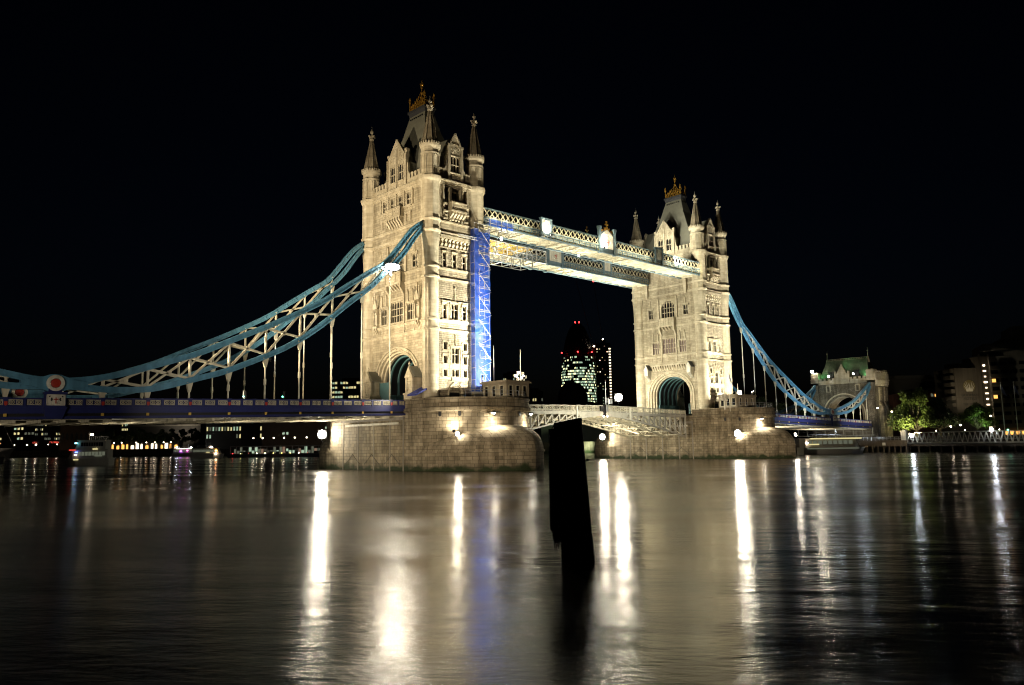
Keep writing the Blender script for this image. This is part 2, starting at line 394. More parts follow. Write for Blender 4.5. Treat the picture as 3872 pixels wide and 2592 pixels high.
def carving(mb, u0, u1, v0, v1, n0, seed=1, dens=9):
    """shallow carved relief: leaf-like lumps within a panel"""
    r = random.Random(seed); k = int((u1-u0)*(v1-v0)*dens)
    for _ in range(k):
        a = r.uniform(u0+.08, u1-.08); b = r.uniform(v0+.08, v1-.08); w = r.uniform(.05, .13); h = r.uniform(.06, .16); d = r.uniform(.04, .12); s = r.uniform(-.08, .08)
        mb.add([(a-w, b, n0), (a+s, b-h, n0), (a+w, b, n0), (a+s, b+h, n0), (a, b, n0+d)], [(0, 1, 4), (1, 2, 4), (2, 3, 4), (3, 0, 4)])
    return mb

A_, B_ = 5.11, 9.23          # turret axes from the tower's centre
XA, YA = 5.45, 9.6           # faces of the lower walls
ZB = 10.5

def finial_cross(mb, cx, cy, z):
    mb.lathe(cx, cy, [(z, .30), (z+.18, .46), (z+.34, .46), (z+.42, .24), (z+1.55, .17), (z+1.65, .3), (z+1.9, .34), (z+2.1, .2), (z+2.3, .16), (z+2.4, .04), (z+3.0, .02)], 8)
    for dx, dy in ((1, 0), (-1, 0), (0, 1), (0, -1)):
        mb.bar((cx, cy, z+.86), (cx+dx*.5, cy+dy*.5, z+.9), .24, .3); mb.ball((cx+dx*.55, cy+dy*.55, z+.92), .24, 7, 4)

def tower(cx, label):
    T = thing('bridge_tower', label, 'tower', (cx, 0, ZB), 'towers of the bridge')
    # ---- four corner turrets
    for sx in (-1, 1):
        for sy in (-1, 1):
            x = cx+sx*A_; y = sy*B_
            t = MB()
            t.lathe(x, y, [(ZB, 1.62), (ZB+.9, 1.62), (ZB+1.1, 1.42), (23.4, 1.42), (23.5, 1.5), (23.62, 1.66), (23.86, 1.66), (23.95, 1.42), (25.1, 1.42), (25.25, 1.6), (25.5, 1.6), (25.6, 1.4),
                           (32.45, 1.4), (32.6, 1.62), (32.86, 1.66), (32.95, 1.4), (34.3, 1.4), (34.45, 1.6), (34.68, 1.6), (34.75, 1.38), (36.3, 1.38)], 24, .5)
            # fluted corbelling from round to octagon
            rings = []
            for z, r, k in ((36.3, 1.38, 0), (37.1, 1.42, .25), (38.3, 1.5, .6), (39.6, 1.62, 1)):
                ring = []
                for i in range(24):
                    th = 2*math.pi*(i+.5)/24; oc = math.cos(math.pi/8)/math.cos(((th+math.pi/8) % (math.pi/4))-math.pi/8)
                    flute = (1-.10*math.sin(math.pi*min(1, max(0, k)))) if i % 3 == 1 and 0 < k < 1 else 1
                    rr = r*((1-k)+k*oc*1.04)*flute; ring.append((x+rr*math.cos(th), y+rr*math.sin(th), z))
                rings.append(ring)
            t.loft(rings, close=True)
            t.lathe(x, y, [(39.6, 1.69), (40.45, 1.69), (40.7, 1.92), (41.0, 1.95), (41.1, 1.69), (42.5, 1.69), (42.7, 1.9), (42.95, 1.92), (43.05, 1.69), (49.4, 1.69), (49.55, 1.78), (49.8, 1.9), (50.0, 2.02), (50.5, 2.06), (50.62, 1.66),
                           (54.3, 1.62), (54.55, 1.76), (54.75, 1.76), (54.85, 1.6), (55.5, 1.62), (55.75, 1.82), (55.95, 1.94), (56.3, 1.94), (56.32, 1.55)], 8, .5)
            for i in range(8):                                  # sunk panels with pointed heads on the drum, merlons on its crown
                th = 2*math.pi*i/8; n = Vector((math.cos(th), math.sin(th), 0)); u = Vector((-n.y, n.x, 0))
                Fp = (Vector((x, y, 0))+n*1.5, u, Vector((0, 0, 1)), n); keep = t.F; t.F = Fp
                for e in (-.56, .42): t.box(e, e+.14, 50.8, 54.3, -.1, .1)
                for e in (-.05,): t.box(e, e+.1, 50.8, 52.0, -.1, .06)
                t.box(-.42, .42, 51.95, 52.05, -.1, .07); t.box(-.42, .42, 50.75, 50.95, -.1, .1)
                for sd in (-1, 1): t.plate(head_poly(-.42, .42, 54.3, .8, sd), -.1, .09)
                for e in (-.62, -.12, .4): t.box(e, e+.26, 56.28, 56.66, .05, .34)
                t.F = keep
            to = mk('turret', t, M_DR, T, smooth=True)
            s = MB(); s.lathe(x, y, [(56.3, 1.56), (57.0, 1.40), (62.6, .30), (62.7, .26)], 8, .5)
            for i in range(8):
                th = 2*math.pi*(i+.5)/8; s.bar((x+1.54*math.cos(th), y+1.54*math.sin(th), 56.4), (x+.29*math.cos(th), y+.29*math.sin(th), 62.6), .13, .13)
            mk('spire', s, M_SP, to)
            f = MB(); finial_cross(f, x, y, 62.6); mk('finial', f, M_DR, to, smooth=True)

    # ---- string courses and cornice between the turrets
    def ringband(zs, name, out):
        m = MB()
        for sg in (-1, 1):
            F = frame((cx+sg*XA, 0, 0), (0, sg, 0), (sg, 0, 0)); m.F = F
            for a, b, d in zs: m.box(-B_+1.2, B_-1.2, a, b, -.1, d+out)
            m.F = frame((cx, sg*YA, 0), (-sg, 0, 0), (0, sg, 0))
            for a, b, d in zs: m.box(-A_+1.2, A_-1.2, a, b, -.1, d+out)
        m.F = None
        return mk(name, m, M_DR, T)
    for z in (23.74, 25.4, 32.74, 34.56): ringband([(z-.34, z-.14, .1), (z-.14, z+.12, .24)], 'string_course', 0)
    for z in (40.9, 42.9): ringband([(z-.3, z-.1, .12), (z-.1, z+.14, .3)], 'string_course', .2)
    ringband([(49.4, 49.6, .1), (49.6, 49.9, .25), (49.9, 50.3, .42), (50.3, 50.55, .55)], 'cornice', .2)

    # ---- the two faces across the roadway
    for sg in (-1, 1):
        outer = (cx < 10) == (sg < 0)
        F = frame((cx+sg*XA, 0, 0), (0, sg, 0), (sg, 0, 0)); Fu = frame((cx+sg*(XA+.2), 0, 0), (0, sg, 0), (sg, 0, 0))
        w = MB(F); holes = []
        # archway opening
        inn = ell(5.0, 4.7, 15.5, ZB); oc = ell(6.9, 6.0, 15.4, ZB)
        out_ = [(-8.6, ZB)]+[(-8.6, ZB+.01)]
        top = 23.5
        vs = []; fs = []
        for p in oc:                                            # wall around the arch, split into strips up to the string course
            vs += [(p[0], p[1], 0), (p[0], top, 0)]
        for i in range(len(oc)-1): fs.append((2*i, 2*i+2, 2*i+3, 2*i+1))
        w.add(vs, fs); w.add([(-8.6, ZB, 0), (-6.9, ZB, 0), (-6.9, top, 0), (-8.6, top, 0)], [(0, 1, 2, 3)]); w.add([(6.9, ZB, 0), (8.6, ZB, 0), (8.6, top, 0), (6.9, top, 0)], [(0, 1, 2, 3)])
        if outer or True:
            glass = M_GL if outer or cx < 10 else E_PI
            holes += [window(T, F, 0, 25.95, 29.7, 3.9, 5, (.33, .66), glass=glass, hood=False)]
            for c in (-4.05, 4.05): holes += [window(T, F, c, 25.95, 28.9, 1.9, 3, (.55,), glass=glass)]
            holes += [window(T, F, 0, 35.0, 39.2, 3.9, 5, (.3, .58), sur=.35, arch=1.5, hood=False)]
            for c in (-5.3, 5.3): holes += [window(T, F, c, 35.2, 37.6, 1.25, 2, (.5,))]
        wall(w, -8.6, 8.6, 23.5, 41.0, holes)
        hu = []
        if outer:
            w.F = Fu
            for c in (-3.75, -1.25, 1.25, 3.75): hu += [window(T, Fu, c, 46.9, 49.05, 1.2, 2, (.48,), sur=.3, hood=False)]
            wall(w, -8.6, 8.6, 41.0, 49.6, hu)
        else:
            w.F = Fu
            for c in (-3.75, -1.25, 1.25, 3.75): hu += [window(T, Fu, c, 47.3, 49.05, 1.0, 2, (.48,), sur=.25, hood=False)]
            wall(w, -8.6, 8.6, 41.0, 49.6, hu)
        mk('wall', w, M_ST, T)
        # moulded arch orders
        am = MB(F); rings = []
        for a, b, n in ((6.9, 6.0, .0), (6.9, 6.0, .22), (6.65, 5.8, .22), (6.6, 5.75, -.05), (6.2, 5.45, -.08), (6.15, 5.4, .1), (5.95, 5.3, .1), (5.9, 5.25, -.4), (5.55, 5.0, -.42), (5.5, 5.0, -.3), (5.35, 4.9, -.3), (5.3, 4.9, -.8), (5.0, 4.7, -.85), (5.0, 4.7, -1.3)):
            rings.append([(p[0], p[1], n) for p in ell(a, b, 15.45, ZB)])
        am.loft(rings)
        for k in range(26):                                     # leaf blocks in the hollow of the arch
            th = math.pi*(k+.5)/26; am.box(-6.4*math.cos(th)-.1, -6.4*math.cos(th)+.1, 15.45+5.6*math.sin(th)-.1, 15.45+5.6*math.sin(th)+.1, -.1, .06)
        mk('archway', am, M_DR, T, smooth=True)
        # gabled stone niches standing either side of the arch (outer face), hanging shrines (inner face)
        for c in (-6.35, 6.35):
            nb = MB(F)
            if outer:
                nb.box(c-1.15, c+1.15, ZB, 12.6, 0, 2.3); nb.box(c-1.25, c+1.25, 12.6, 12.85, 0, 2.4); nb.box(c-.95, c+.95, 12.85, 13.2, 0, 2.1)
                nb.box(c-.9, c+.9, 13.2, 15.6, .1, 1.9); nb.box(c-.55, c+.55, 13.5, 15.1, 1.9, 2.02); nb.box(c-1.0, c-.6, 13.2, 15.6, 1.7, 2.08); nb.box(c+.6, c+1.0, 13.2, 15.6, 1.7, 2.08)
                nb.plate([(c-1.15, 15.5), (c+1.15, 15.5), (c, 17.4)], 1.75, 2.2)
                carving(nb, c-.5, c+.5, 13.6, 15.0, 2.02, 5, 16)
                nb.box(c-.07, c+.07, 17.3, 18.2, 1.9, 2.04); nb.box(c-.3, c+.3, 17.75, 17.9, 1.9, 2.04)
                no = mk('stone_niche', nb, M_DR, T)
                rf = MB(F)
                for sd in (-1, 1):
                    p = [(c+sd*1.35, 15.45), (c+sd*1.35, 15.62), (c, 17.5), (c, 17.3)]; rf.plate(p if sd > 0 else p[::-1], 0, 1.95)
                mk('niche_roof', rf, M_SL, no)
            else:
                nb.box(c-.55, c+.55, 20.6, 22.0, 0, 1.5); nb.plate([(c-.7, 22.0), (c+.7, 22.0), (c, 23.2)], 0, 1.6)
                corbels(nb, c-.5, c+.5, 3, 20.6, 19.3, .1, 1.3)
                no = mk('hanging_shrine', nb, M_WH if sg < 0 else M_DR, T)
                rf = MB(F)
                for sd in (-1, 1):
                    p = [(c+sd*.8, 21.95), (c+sd*.8, 22.1), (c, 23.4), (c, 23.2)]; rf.plate(p if sd > 0 else p[::-1], 0, 1.45)
                mk('shrine_roof', rf, M_LE, no)
        if not outer:
            cb = MB(F); corbels(cb, -5.4, 5.4, 15, 22.9, 21.7, .02, .55, .5); cb.box(-5.5, 5.5, 22.9, 23.3, 0, .6); mk('corbel_table', cb, M_DR, T)
        # carved band under the middle windows, niches with canopies at its ends
        cv = MB(F)
        for a, b in ((-5.3, -2.3), (-2.1, 2.1), (2.3, 5.3)):
            cv.box(a, b, 24.0, 24.12, -.02, .14); cv.box(a, b, 25.05, 25.15, -.02, .14)
            for e in (a, b-.1): cv.box(e, e+.1, 24.0, 25.15, -.02, .14)
            carving(cv, a+.1, b-.1, 24.15, 25.0, .01, 11, 12)
        for e in (-2.2, 2.2): cv.box(e-.14, e+.14, 23.8, 31.0, -.05, .3)
        mk('carved_panel', cv, M_DR, T)
        if outer:
            for c in (-6.45, 6.45):
                nb = MB(F); nb.box(c-.62, c+.62, 25.5, 25.9, 0, .65);
                for e in (-.62, .48): nb.box(c+e, c+e+.14, 25.9, 28.6, 0, .5)
                nb.box(c-.3, c+.3, 26.2, 28.0, .05, .35); nb.lathe(c, 28.25, [(.1, .2), (.45, .2)], 8)
                for sd in (-1, 1): nb.plate(head_poly(c-.5, c+.5, 29.5, .9, sd), 0, .6)
                nb.plate([(c-.75, 29.1), (c+.75, 29.1), (c, 31.1)], .45, .62)
                for e in (-.7, 0, .7): nb.box(c+e-.09, c+e+.09, 29.4, 31.6 if e else 32.2, .3, .55)
                corbels(nb, c-.5, c+.5, 2, 25.5, 24.3, 0, .55)
                mk('statue_niche', nb, M_DR, T)
        for c in (-4.75, -3.3, 3.3, 4.75):
            pn = MB(F); pn.box(c-.14, c+.14, 29.2, 30.6, 0, .24); pn.plate([(c-.18, 30.6), (c+.18, 30.6), (c, 31.4)], .02, .26); mk('pinnacle', pn, M_DR, T)
        # bracketed balcony in the middle
        bl = MB(F); bl.box(-2.45, 2.45, 32.6, 32.95, 0, 1.15); bl.box(-2.45, 2.45, 34.6, 34.8, 0, 1.2)
        bl.box(-2.35, 2.35, 32.95, 34.6, .85, 1.0)
        for e in (-2.4, -.85, .7, 2.22): bl.box(e, e+.18, 32.95, 34.6, .8, 1.12)
        for e in (-2.4, 2.22): bl.box(e, e+.18, 32.95, 34.6, 0, 1.0)
        carving(bl, -2.2, 2.2, 33.0, 34.5, 1.0, 3, 14)
        corbels(bl, -2.4, -1.9, 1, 32.6, 29.9, .02, 1.1, .9); corbels(bl, 1.9, 2.4, 1, 32.6, 29.9, .02, 1.1, .9); corbels(bl, -1.8, 1.8, 4, 32.6, 31.7, .02, .9, .4)
        carving(bl, -1.6, 1.6, 30.6, 31.7, .02, 8, 16); bl.box(-1.9, 1.9, 30.2, 30.4, 0, .2)
        mk('balcony', bl, M_DR, T)
        sd_ = MB(F)
        for c in (-2.75, 2.75): sd_.box(c-.22, c+.22, 34.8, 39.0, -.02, .35); sd_.plate([(c-.26, 39.0), (c+.26, 39.0), (c, 40.3)], 0, .35)
        for c in (-5.3, 5.3): sd_.box(c-.12, c+.12, 38.0, 38.6, 0, .2); sd_.plate([(c-.15, 38.6), (c+.15, 38.6), (c, 39.9)], 0, .2)
        mk('pinnacle', sd_, M_DR, T)
        if outer:
            b2 = MB(Fu); b2.box(-2.35, 2.35, 44.85, 45.1, 0, 1.05); b2.box(-2.35, 2.35, 46.55, 46.75, 0, 1.1); b2.box(-2.25, 2.25, 45.1, 46.55, .78, .9)
            for e in (-2.3, -.1, 2.1): b2.box(e, e+.2, 45.1, 46.55, .74, 1.02)
            for e in (-2.3, 2.1): b2.box(e, e+.2, 45.1, 46.6, 0, .9)
            carving(b2, -2.1, 2.0, 45.15, 46.5, .9, 4, 14)
            corbels(b2, -2.3, 2.3, 6, 44.85, 43.0, .02, 1.0, .5)
            mk('balcony', b2, M_DR, T)
            b3 = MB(Fu)
            for a, b in ((-4.6, -2.75), (2.75, 4.6)):
                b3.box(a, b, 45.2, 45.4, 0, .3); b3.box(a, b, 46.45, 46.65, 0, .3); carving(b3, a, b, 45.4, 46.45, .01, 6, 12); b3.box(a+.1, a+.3, 43.8, 45.2, 0, .25); b3.box(b-.3, b-.1, 43.8, 45.2, 0, .25)
            for c in (-5.0, -2.5, 0, 2.5, 5.0): b3.box(c-.16, c+.16, 46.6, 49.5, -.02, .28)
            mk('carved_panel', b3, M_DR, T)
        # gable with two tall windows
        g = MB(Fu)
        gh = [window(T, Fu, c, 52.0, 55.1, 1.45, 2, (.5,), sur=.16, hood=False, dep=.3) for c in (-1.25, 1.25)]
        wall(g, -3.0, 3.0, 50.5, 56.0, gh, .3)
        g.plate([(-3.0, 56.0), (3.0, 56.0), (2.25, 57.0), (0, 60.0), (-2.25, 57.0)], -.5, 0)
        for sd in (-1, 1):
            g.box(min(sd*3.0, sd*2.3), max(sd*3.0, sd*2.3), 50.5, 57.2, -.6, -.002); g.box(min(sd*3.05, sd*2.45), max(sd*3.05, sd*2.45), 57.2, 57.6, -.65, .1)
            g.plate([(sd*3.0, 50.5), (sd*4.0, 50.5), (sd*3.85, 52.3), (sd*3.35, 53.2), (sd*3.25, 54.6), (sd*3.0, 55.2)][::sd], -.55, -.08)
            g.bar((sd*2.5, 56.6, .02), (0, 60.0, .02), .26, .3); g.box(sd*2.9-.13, sd*2.9+.13, 50.6, 56.6, -.02, .22)
            for c in (sd*1.25,):
                g.plate(head_poly(c-.85, c+.85, 57.1, 1.3, -1), -.02, .1); g.plate(head_poly(c-.85, c+.85, 57.1, 1.3, 1), -.02, .1)
                carving(g, c-.7, c+.7, 55.4, 57.4, .01, 9, 14)
        g.box(-.15, .15, 50.6, 58.2, -.02, .24); carving(g, -1.3, 1.3, 57.2, 58.8, .01, 14, 10); carving(g, -2.6, 2.6, 50.8, 51.7, .01, 15, 8)
        g.box(-3.0, 3.0, 50.5, 56.0, -.6, -.4)
        mk('gable', g, M_DR, T)
        gr = MB(Fu)                                              # little ridge roof behind the gable
        gr.add([(-2.6, 55.0, -.5), (0, 59.0, -.5), (2.6, 55.0, -.5), (-2.6, 55.0, -2.8), (0, 59.0, -4.0), (2.6, 55.0, -2.8)], [(0, 1, 4, 3), (1, 2, 5, 4)])
        gr.add([(-2.9, 50.5, -.5), (-2.9, 55.2, -.5), (-2.9, 55.2, -3.0), (-2.9, 50.5, -3.0)], [(0, 1, 2, 3)]); gr.add([(2.9, 50.5, -.5), (2.9, 55.2, -.5), (2.9, 55.2, -3.0), (2.9, 50.5, -3.0)], [(0, 1, 2, 3)])
        mk('gable_roof', gr, M_SL, T)
        # crenellated parapet either side
        for sd in (-1, 1):
            pm = MB(Fu)
            a0, a1 = (3.3, 8.0) if sd > 0 else (-8.0, -3.3)
            pm.box(a0, a1, 50.5, 51.6, -.35, 0)
            for k in range(5):
                e = a0+.1+k*.98; pm.box(e, e+.56, 51.6, 52.4, -.35, 0); pm.box(e-.06, e+.62, 52.4, 52.6, -.42, .08)
            pm.box(a0, a1, 51.5, 51.64, -.4, .07)
            mk('parapet', pm, M_DR, T)

    # ---- the two flanks facing up and down the river
    for sg in (-1, 1):
        F = frame((cx, sg*YA, 0), (-sg, 0, 0), (0, sg, 0)); Fu = frame((cx, sg*(YA+.3), 0), (-sg, 0, 0), (0, sg, 0))
        w = MB(F); H = []
        for c, ww in ((-2.2, .8), (2.2, .8)):
            H += [window(T, F, c, 20.35, 21.7, ww, 1, (), hood=False), window(T, F, c, 17.95, 19.3, ww, 1, ()), window(T, F, c, 15.7, 16.9, ww, 1, (), hood=False)]
        H += [window(T, F, 0, 18.0, 20.7, 1.5, 2, (.6,)), window(T, F, 0, 15.7, 17.0, 1.5, 2, (), hood=False)]
        H += [window(T, F, -2.3, 25.75, 28.3, .72, 1, (.62,)), window(T, F, -.1, 25.75, 28.5, 1.5, 2, (.62,)), window(T, F, 2.1, 25.75, 28.3, .72, 1, (.62,))]
        for c in (-2.3, -.1, 2.1): H += [window(T, F, c, 34.85, 37.4, .72, 1, (.5,))]
        H += [(-1.5, 1.5, ZB, 13.0)]
        wall(w, -3.9, 3.9, ZB, 41.0, H, .45)
        mk('wall', w, M_RK, T)
        # arched doorway
        d = MB(F); rings = []
        def pa(r, n): return [(-r, ZB, n)]+[(-r*math.cos(math.pi*k/16), 12.4+(r+.65)*math.sin(math.pi*k/16)**1.15, n) for k in range(17)]+[(r, ZB, n)]
        for r, n in ((1.75, .0), (1.75, .25), (1.6, .28), (1.55, .12), (1.4, .12), (1.35, -.12), (1.2, -.12), (1.15, -.4)): rings.append(pa(r, n))
        d.loft(rings); mk('doorway', d, M_DR, T)
        dd = MB(F); dd.plate([(p[0], p[1]) for p in pa(1.17, 0)], -.44, -.38); do = mk('door', dd, M_BK, T)
        bb = MB(F); bb.box(-3.6, 3.6, 15.15, 15.55, -.02, .14); bb.box(-.95, .95, 15.0, 15.6, 0, .35); bb.box(-3.6, 3.6, 17.15, 17.75, -.02, .05)
        for c in (-1.3, 1.3): bb.box(c-.1, c+.1, 15.5, 21.0, -.02, .12)
        bb.box(-1.4, 1.4, 21.0, 21.14, 0, .25); bb.box(-.06, .06, 21.1, 23.0, 0, .2); bb.ball((0, 22.9, .1), .2, 7, 4); bb.box(-.22, .22, 22.2, 22.35, 0, .2)
        mk('dressed_band', bb, M_DR, T); bb = MB(F)
        bb.box(-.16, -.04, 28.95, 31.4, 0, .2); bb.ball((-.1, 31.2, .1), .2, 7, 4); bb.box(-3.1, 2.9, 28.75, 28.9, 0, .26)
        mk('hood_mould', bb, M_DR, T)
        ct = MB(F); corbels(ct, -3.4, 3.4, 8, 39.9, 39.15, .02, .5, .5); corbels(ct, -3.4, 3.4, 8, 39.1, 38.5, .02, .35, .5); ct.box(-3.5, 3.5, 39.9, 40.5, 0, .5); ct.box(-3.5, 3.5, 38.2, 38.45, 0, .12)
        mk('corbel_table', ct, M_DR, T)
        # upper stage: loggia with columns and bracketed balcony
        u = MB(Fu); HU = [window(T, frame((cx, sg*(YA-.3), 0), (-sg, 0, 0), (0, sg, 0)), 0, 46.3, 48.9, 1.7, 3, (.5,), sur=.1, hood=False, dep=.3)]
        for c in (-1.95, 1.95): HU += [window(T, frame((cx, sg*(YA-.3), 0), (-sg, 0, 0), (0, sg, 0)), c, 46.3, 48.9, .65, 1, (.5,), sur=.1, hood=False, dep=.3)]
        wall(u, -3.9, 3.9, 41.0, 49.6, [(-2.7, 2.7, 45.0, 49.3)], .6)
        u.F = frame((cx, sg*(YA-.3), 0), (-sg, 0, 0), (0, sg, 0)); wall(u, -2.7, 2.7, 45.0, 49.3, HU, .3)
        mk('wall', u, M_ST, T)
        c_ = MB(Fu)
        for c in (-1.3, 1.3): c_.box(c-.2, c+.2, 43.2, 49.7, -.25, .3); c_.box(c-.28, c+.28, 48.6, 49.0, -.3, .38)
        for c in (-2.75, 2.75): c_.box(c-.18, c+.18, 44.0, 49.6, -.1, .2)
        c_.box(-1.5, 1.5, 49.3, 49.6, 0, .4); carving(c_, -1.2, 1.2, 49.62, 50.3, .42, 2, 14)
        c_.box(-1.75, 1.75, 44.75, 45.05, 0, 1.25); c_.box(-1.75, 1.75, 46.25, 46.5, 0, 1.3); c_.box(-1.65, 1.65, 45.05, 46.25, .95, 1.1)
        for e in (-1.7, 1.5): c_.box(e, e+.2, 45.05, 46.3, 0, 1.15)
        carving(c_, -1.5, 1.5, 45.1, 46.2, 1.1, 21, 14); corbels(c_, -1.7, 1.7, 5, 44.75, 43.1, .02, 1.15, .55)
        for sd in (-1, 1):
            c_.box(sd*2.35-.5, sd*2.35+.5, 44.7, 44.95, 0, .4); c_.box(sd*2.35-.5, sd*2.35+.5, 46.0, 46.3, 0, .4)
            for z in (43.4, 44.0): c_.box(sd*2.35-.5, sd*2.35+.5, z, z+.25, 0, .2)
        mk('balcony', c_, M_DR, T)
        g = MB(Fu); gh = [window(T, Fu, 0, 52.3, 55.3, 2.1, 3, (.48,), sur=.14, hood=False, dep=.35)]
        wall(g, -1.5, 1.5, 50.5, 55.6, gh, .35)
        g.plate([(-1.5, 55.6), (1.5, 55.6), (1.5, 57.0), (0, 59.4), (-1.5, 57.0)], -.5, 0); g.box(-1.5, 1.5, 50.5, 55.6, -.8, -.42)
        for sd in (-1, 1):
            g.box(sd*1.5-.22, sd*1.5+.22, 50.5, 57.0, -.5, .2); g.box(sd*1.5-.3, sd*1.5+.3, 57.0, 57.4, -.6, .28); g.bar((sd*1.5, 57.0, .05), (0, 59.6, .05), .24, .35)
            g.plate([(sd*1.7, 50.5), (sd*2.4, 50.5), (sd*2.3, 52.9), (sd*2.0, 53.3), (sd*1.95, 55.0), (sd*1.7, 55.6)][::sd], -.6, -.05)
            g.plate(head_poly(-1.3, 1.3, 57.6, 1.9, sd), 0, .12)
        carving(g, -1.0, 1.0, 55.7, 57.0, .01, 31, 18); carving(g, -1.2, 1.2, 51.0, 52.0, .01, 32, 10); g.box(-1.3, 1.3, 52.05, 52.2, 0, .2)
        mk('gable', g, M_DR, T)
        gr = MB(Fu); gr.add([(-1.5, 56.3, -.4), (0, 59.2, -.4), (1.5, 56.3, -.4), (-1.5, 56.3, -3.6), (0, 59.2, -5.0), (1.5, 56.3, -3.6)], [(0, 1, 4, 3), (1, 2, 5, 4)])
        gr.add([(-1.5, 50.5, -.5), (-1.5, 56.3, -.5), (-1.5, 56.3, -3.6), (-1.5, 50.5, -3.0)], [(0, 1, 2, 3)]); gr.add([(1.5, 50.5, -.5), (1.5, 56.3, -.5), (1.5, 56.3, -3.6), (1.5, 50.5, -3.0)], [(0, 1, 2, 3)])
        mk('gable_roof', gr, M_SL, T)
        for sd in (-1, 1):
            pm = MB(Fu)
            a0, a1 = (2.3, 3.7) if sd > 0 else (-3.7, -2.3)
            pm.box(a0, a1, 50.5, 51.6, -.35, 0)
            for k in range(2): e = a0+.1+k*.75; pm.box(e, e+.5, 51.6, 52.4, -.35, 0); pm.box(e-.06, e+.56, 52.4, 52.6, -.42, .08)
            mk('parapet', pm, M_DR, T)

    # ---- roof, lead cap and gilded crown
    r = MB(); prof = [(50.6, 4.3, 8.3), (51.3, 4.2, 8.1), (54.5, 3.55, 6.6), (58.5, 2.7, 5.05), (62.5, 1.8, 3.4), (66.2, 1.05, 2.35)]
    r.loft([[(cx-a, -b, z), (cx+a, -b, z), (cx+a, b, z), (cx-a, b, z)] for z, a, b in prof], close=True, cap=True)
    ro = mk('roof', r, M_SL, T)
    rb = MB()
    for sx, sy in ((1, 0), (-1, 0), (0, 1), (0, -1)):
        n = 7 if sx else 3
        for k in range(n):
            t = (k+.5)/n*2-1; rb.lathe(cx+(sx*1.28 if sx else t*1.0), (t*2.1 if sx else sy*2.5), [(65.35, .02), (65.4, .16), (65.6, .16), (65.65, .02)], 6)
    mk('roof_vent', rb, M_BK, ro)
    c = MB(); c.taper(cx, 0, 1.1, 2.4, 66.2, 1.25, 2.55, 66.9); c.taper(cx, 0, 1.38, 2.68, 66.9, 1.38, 2.68, 67.3); mk('roof_cap', c, M_LE, ro)
    k = MB(); k.taper(cx, 0, 1.15, 2.3, 67.3, 1.15, 2.3, 67.6)
    for sx in (-1, 1):
        for j in range(7):
            y = -2.2+4.4*j/6; h = 1.9+1.3*(1-abs(j-3)/3)
            k.bar((cx+sx*1.05, y, 67.5), (cx+sx*.75, y*.85, 67.5+h*.6), .12); k.bar((cx+sx*.75, y*.85, 67.5+h*.6), (cx+sx*.35, y*.3, 67.5+h), .1)
            k.ball((cx+sx*.9, y*.95, 67.5+h*.45), .17, 6, 4); k.ball((cx+sx*.7, y*.8, 67.5+h*.72), .15, 6, 4)
        k.bar((cx+sx*.9, -2.3, 68.3), (cx+sx*.9, 2.3, 68.3), .1)
        for j in range(6):
            y = -2.1+4.2*j/5; k.bar((cx+sx*1.05, y-.4, 67.6), (cx+sx*.8, y+.4, 69.0), .08); k.bar((cx+sx*1.05, y+.4, 67.6), (cx+sx*.8, y-.4, 69.0), .08)
        for sy in (-1, 1): k.lathe(cx+sx*1.1, sy*2.3, [(67.5, .14), (69.1, .1), (69.2, .26), (69.5, .26), (69.6, .1), (69.8, .22), (70.0, .2), (70.3, .02)], 7); k.bar((cx+sx*1.1-.3, sy*2.3, 69.65), (cx+sx*1.1+.3, sy*2.3, 69.65), .1); k.bar((cx+sx*1.1, sy*2.3-.3, 69.65), (cx+sx*1.1, sy*2.3+.3, 69.65), .1)
    k.lathe(cx, 0, [(67.5, .12), (70.4, .14), (70.6, .34), (70.9, .34), (71.0, .1), (71.6, .1), (71.7, .26), (72.0, .26), (72.1, .1), (72.3, .3), (72.6, .26), (72.7, .08), (73.0, .12), (73.5, .01)], 8)
    for dx, dy in ((1, 0), (-1, 0), (0, 1), (0, -1)): k.ball((cx+dx*.36, dy*.36, 72.45), .15, 6, 4)
    mk('gilded_crown', k, M_GO, ro, smooth=True)

    # ---- the road passage: vault with painted steel ribs
    v = MB(); rings = []
    for x in (cx-XA+1.3, cx+XA-1.3): rings.append([(x, p[0], p[1]) for p in ell(5.0, 4.7, 15.5, ZB)])
    v.loft(rings); mk('passage_vault', v, M_BK, T, smooth=True)  # vault coloured black in place of the shade inside the passage
    for k in range(5):
        x = cx-XA+1.9+k*1.75; rb = MB()
        rb.loft([[(x-.16, p[0]*.985, 15.5+(p[1]-15.5)*.98) for p in ell(5.0, 4.7, 15.5, 13.2)], [(x-.16, p[0]*.93, 15.5+(p[1]-15.5)*.92) for p in ell(5.0, 4.7, 15.5, 13.2)],
                 [(x+.16, p[0]*.93, 15.5+(p[1]-15.5)*.92) for p in ell(5.0, 4.7, 15.5, 13.2)], [(x+.16, p[0]*.985, 15.5+(p[1]-15.5)*.98) for p in ell(5.0, 4.7, 15.5, 13.2)]])
        mk('vault_rib', rb, M_TB, T, smooth=True)
    for sy in (-1, 1):
        pw = MB(); pw.box(cx-XA+1.4, cx+XA-1.4, min(sy*4.9, sy*4.5), max(sy*4.9, sy*4.5), ZB, 13.2)
        for k in range(5): x = cx-4.4+k*2.2; pw.box(x-.1, x+.1, sy*4.4-.06, sy*4.4+.06, ZB, 13.2)
        mk('passage_panel', pw, M_TB, T)
    return T

TOWER_S = tower(0.0, 'nearer stone gothic tower on the left, wrapped in blue scaffolding at one corner')
TOWER_N = tower(82.3, 'farther stone gothic tower with no scaffolding, right of the raised walkways')
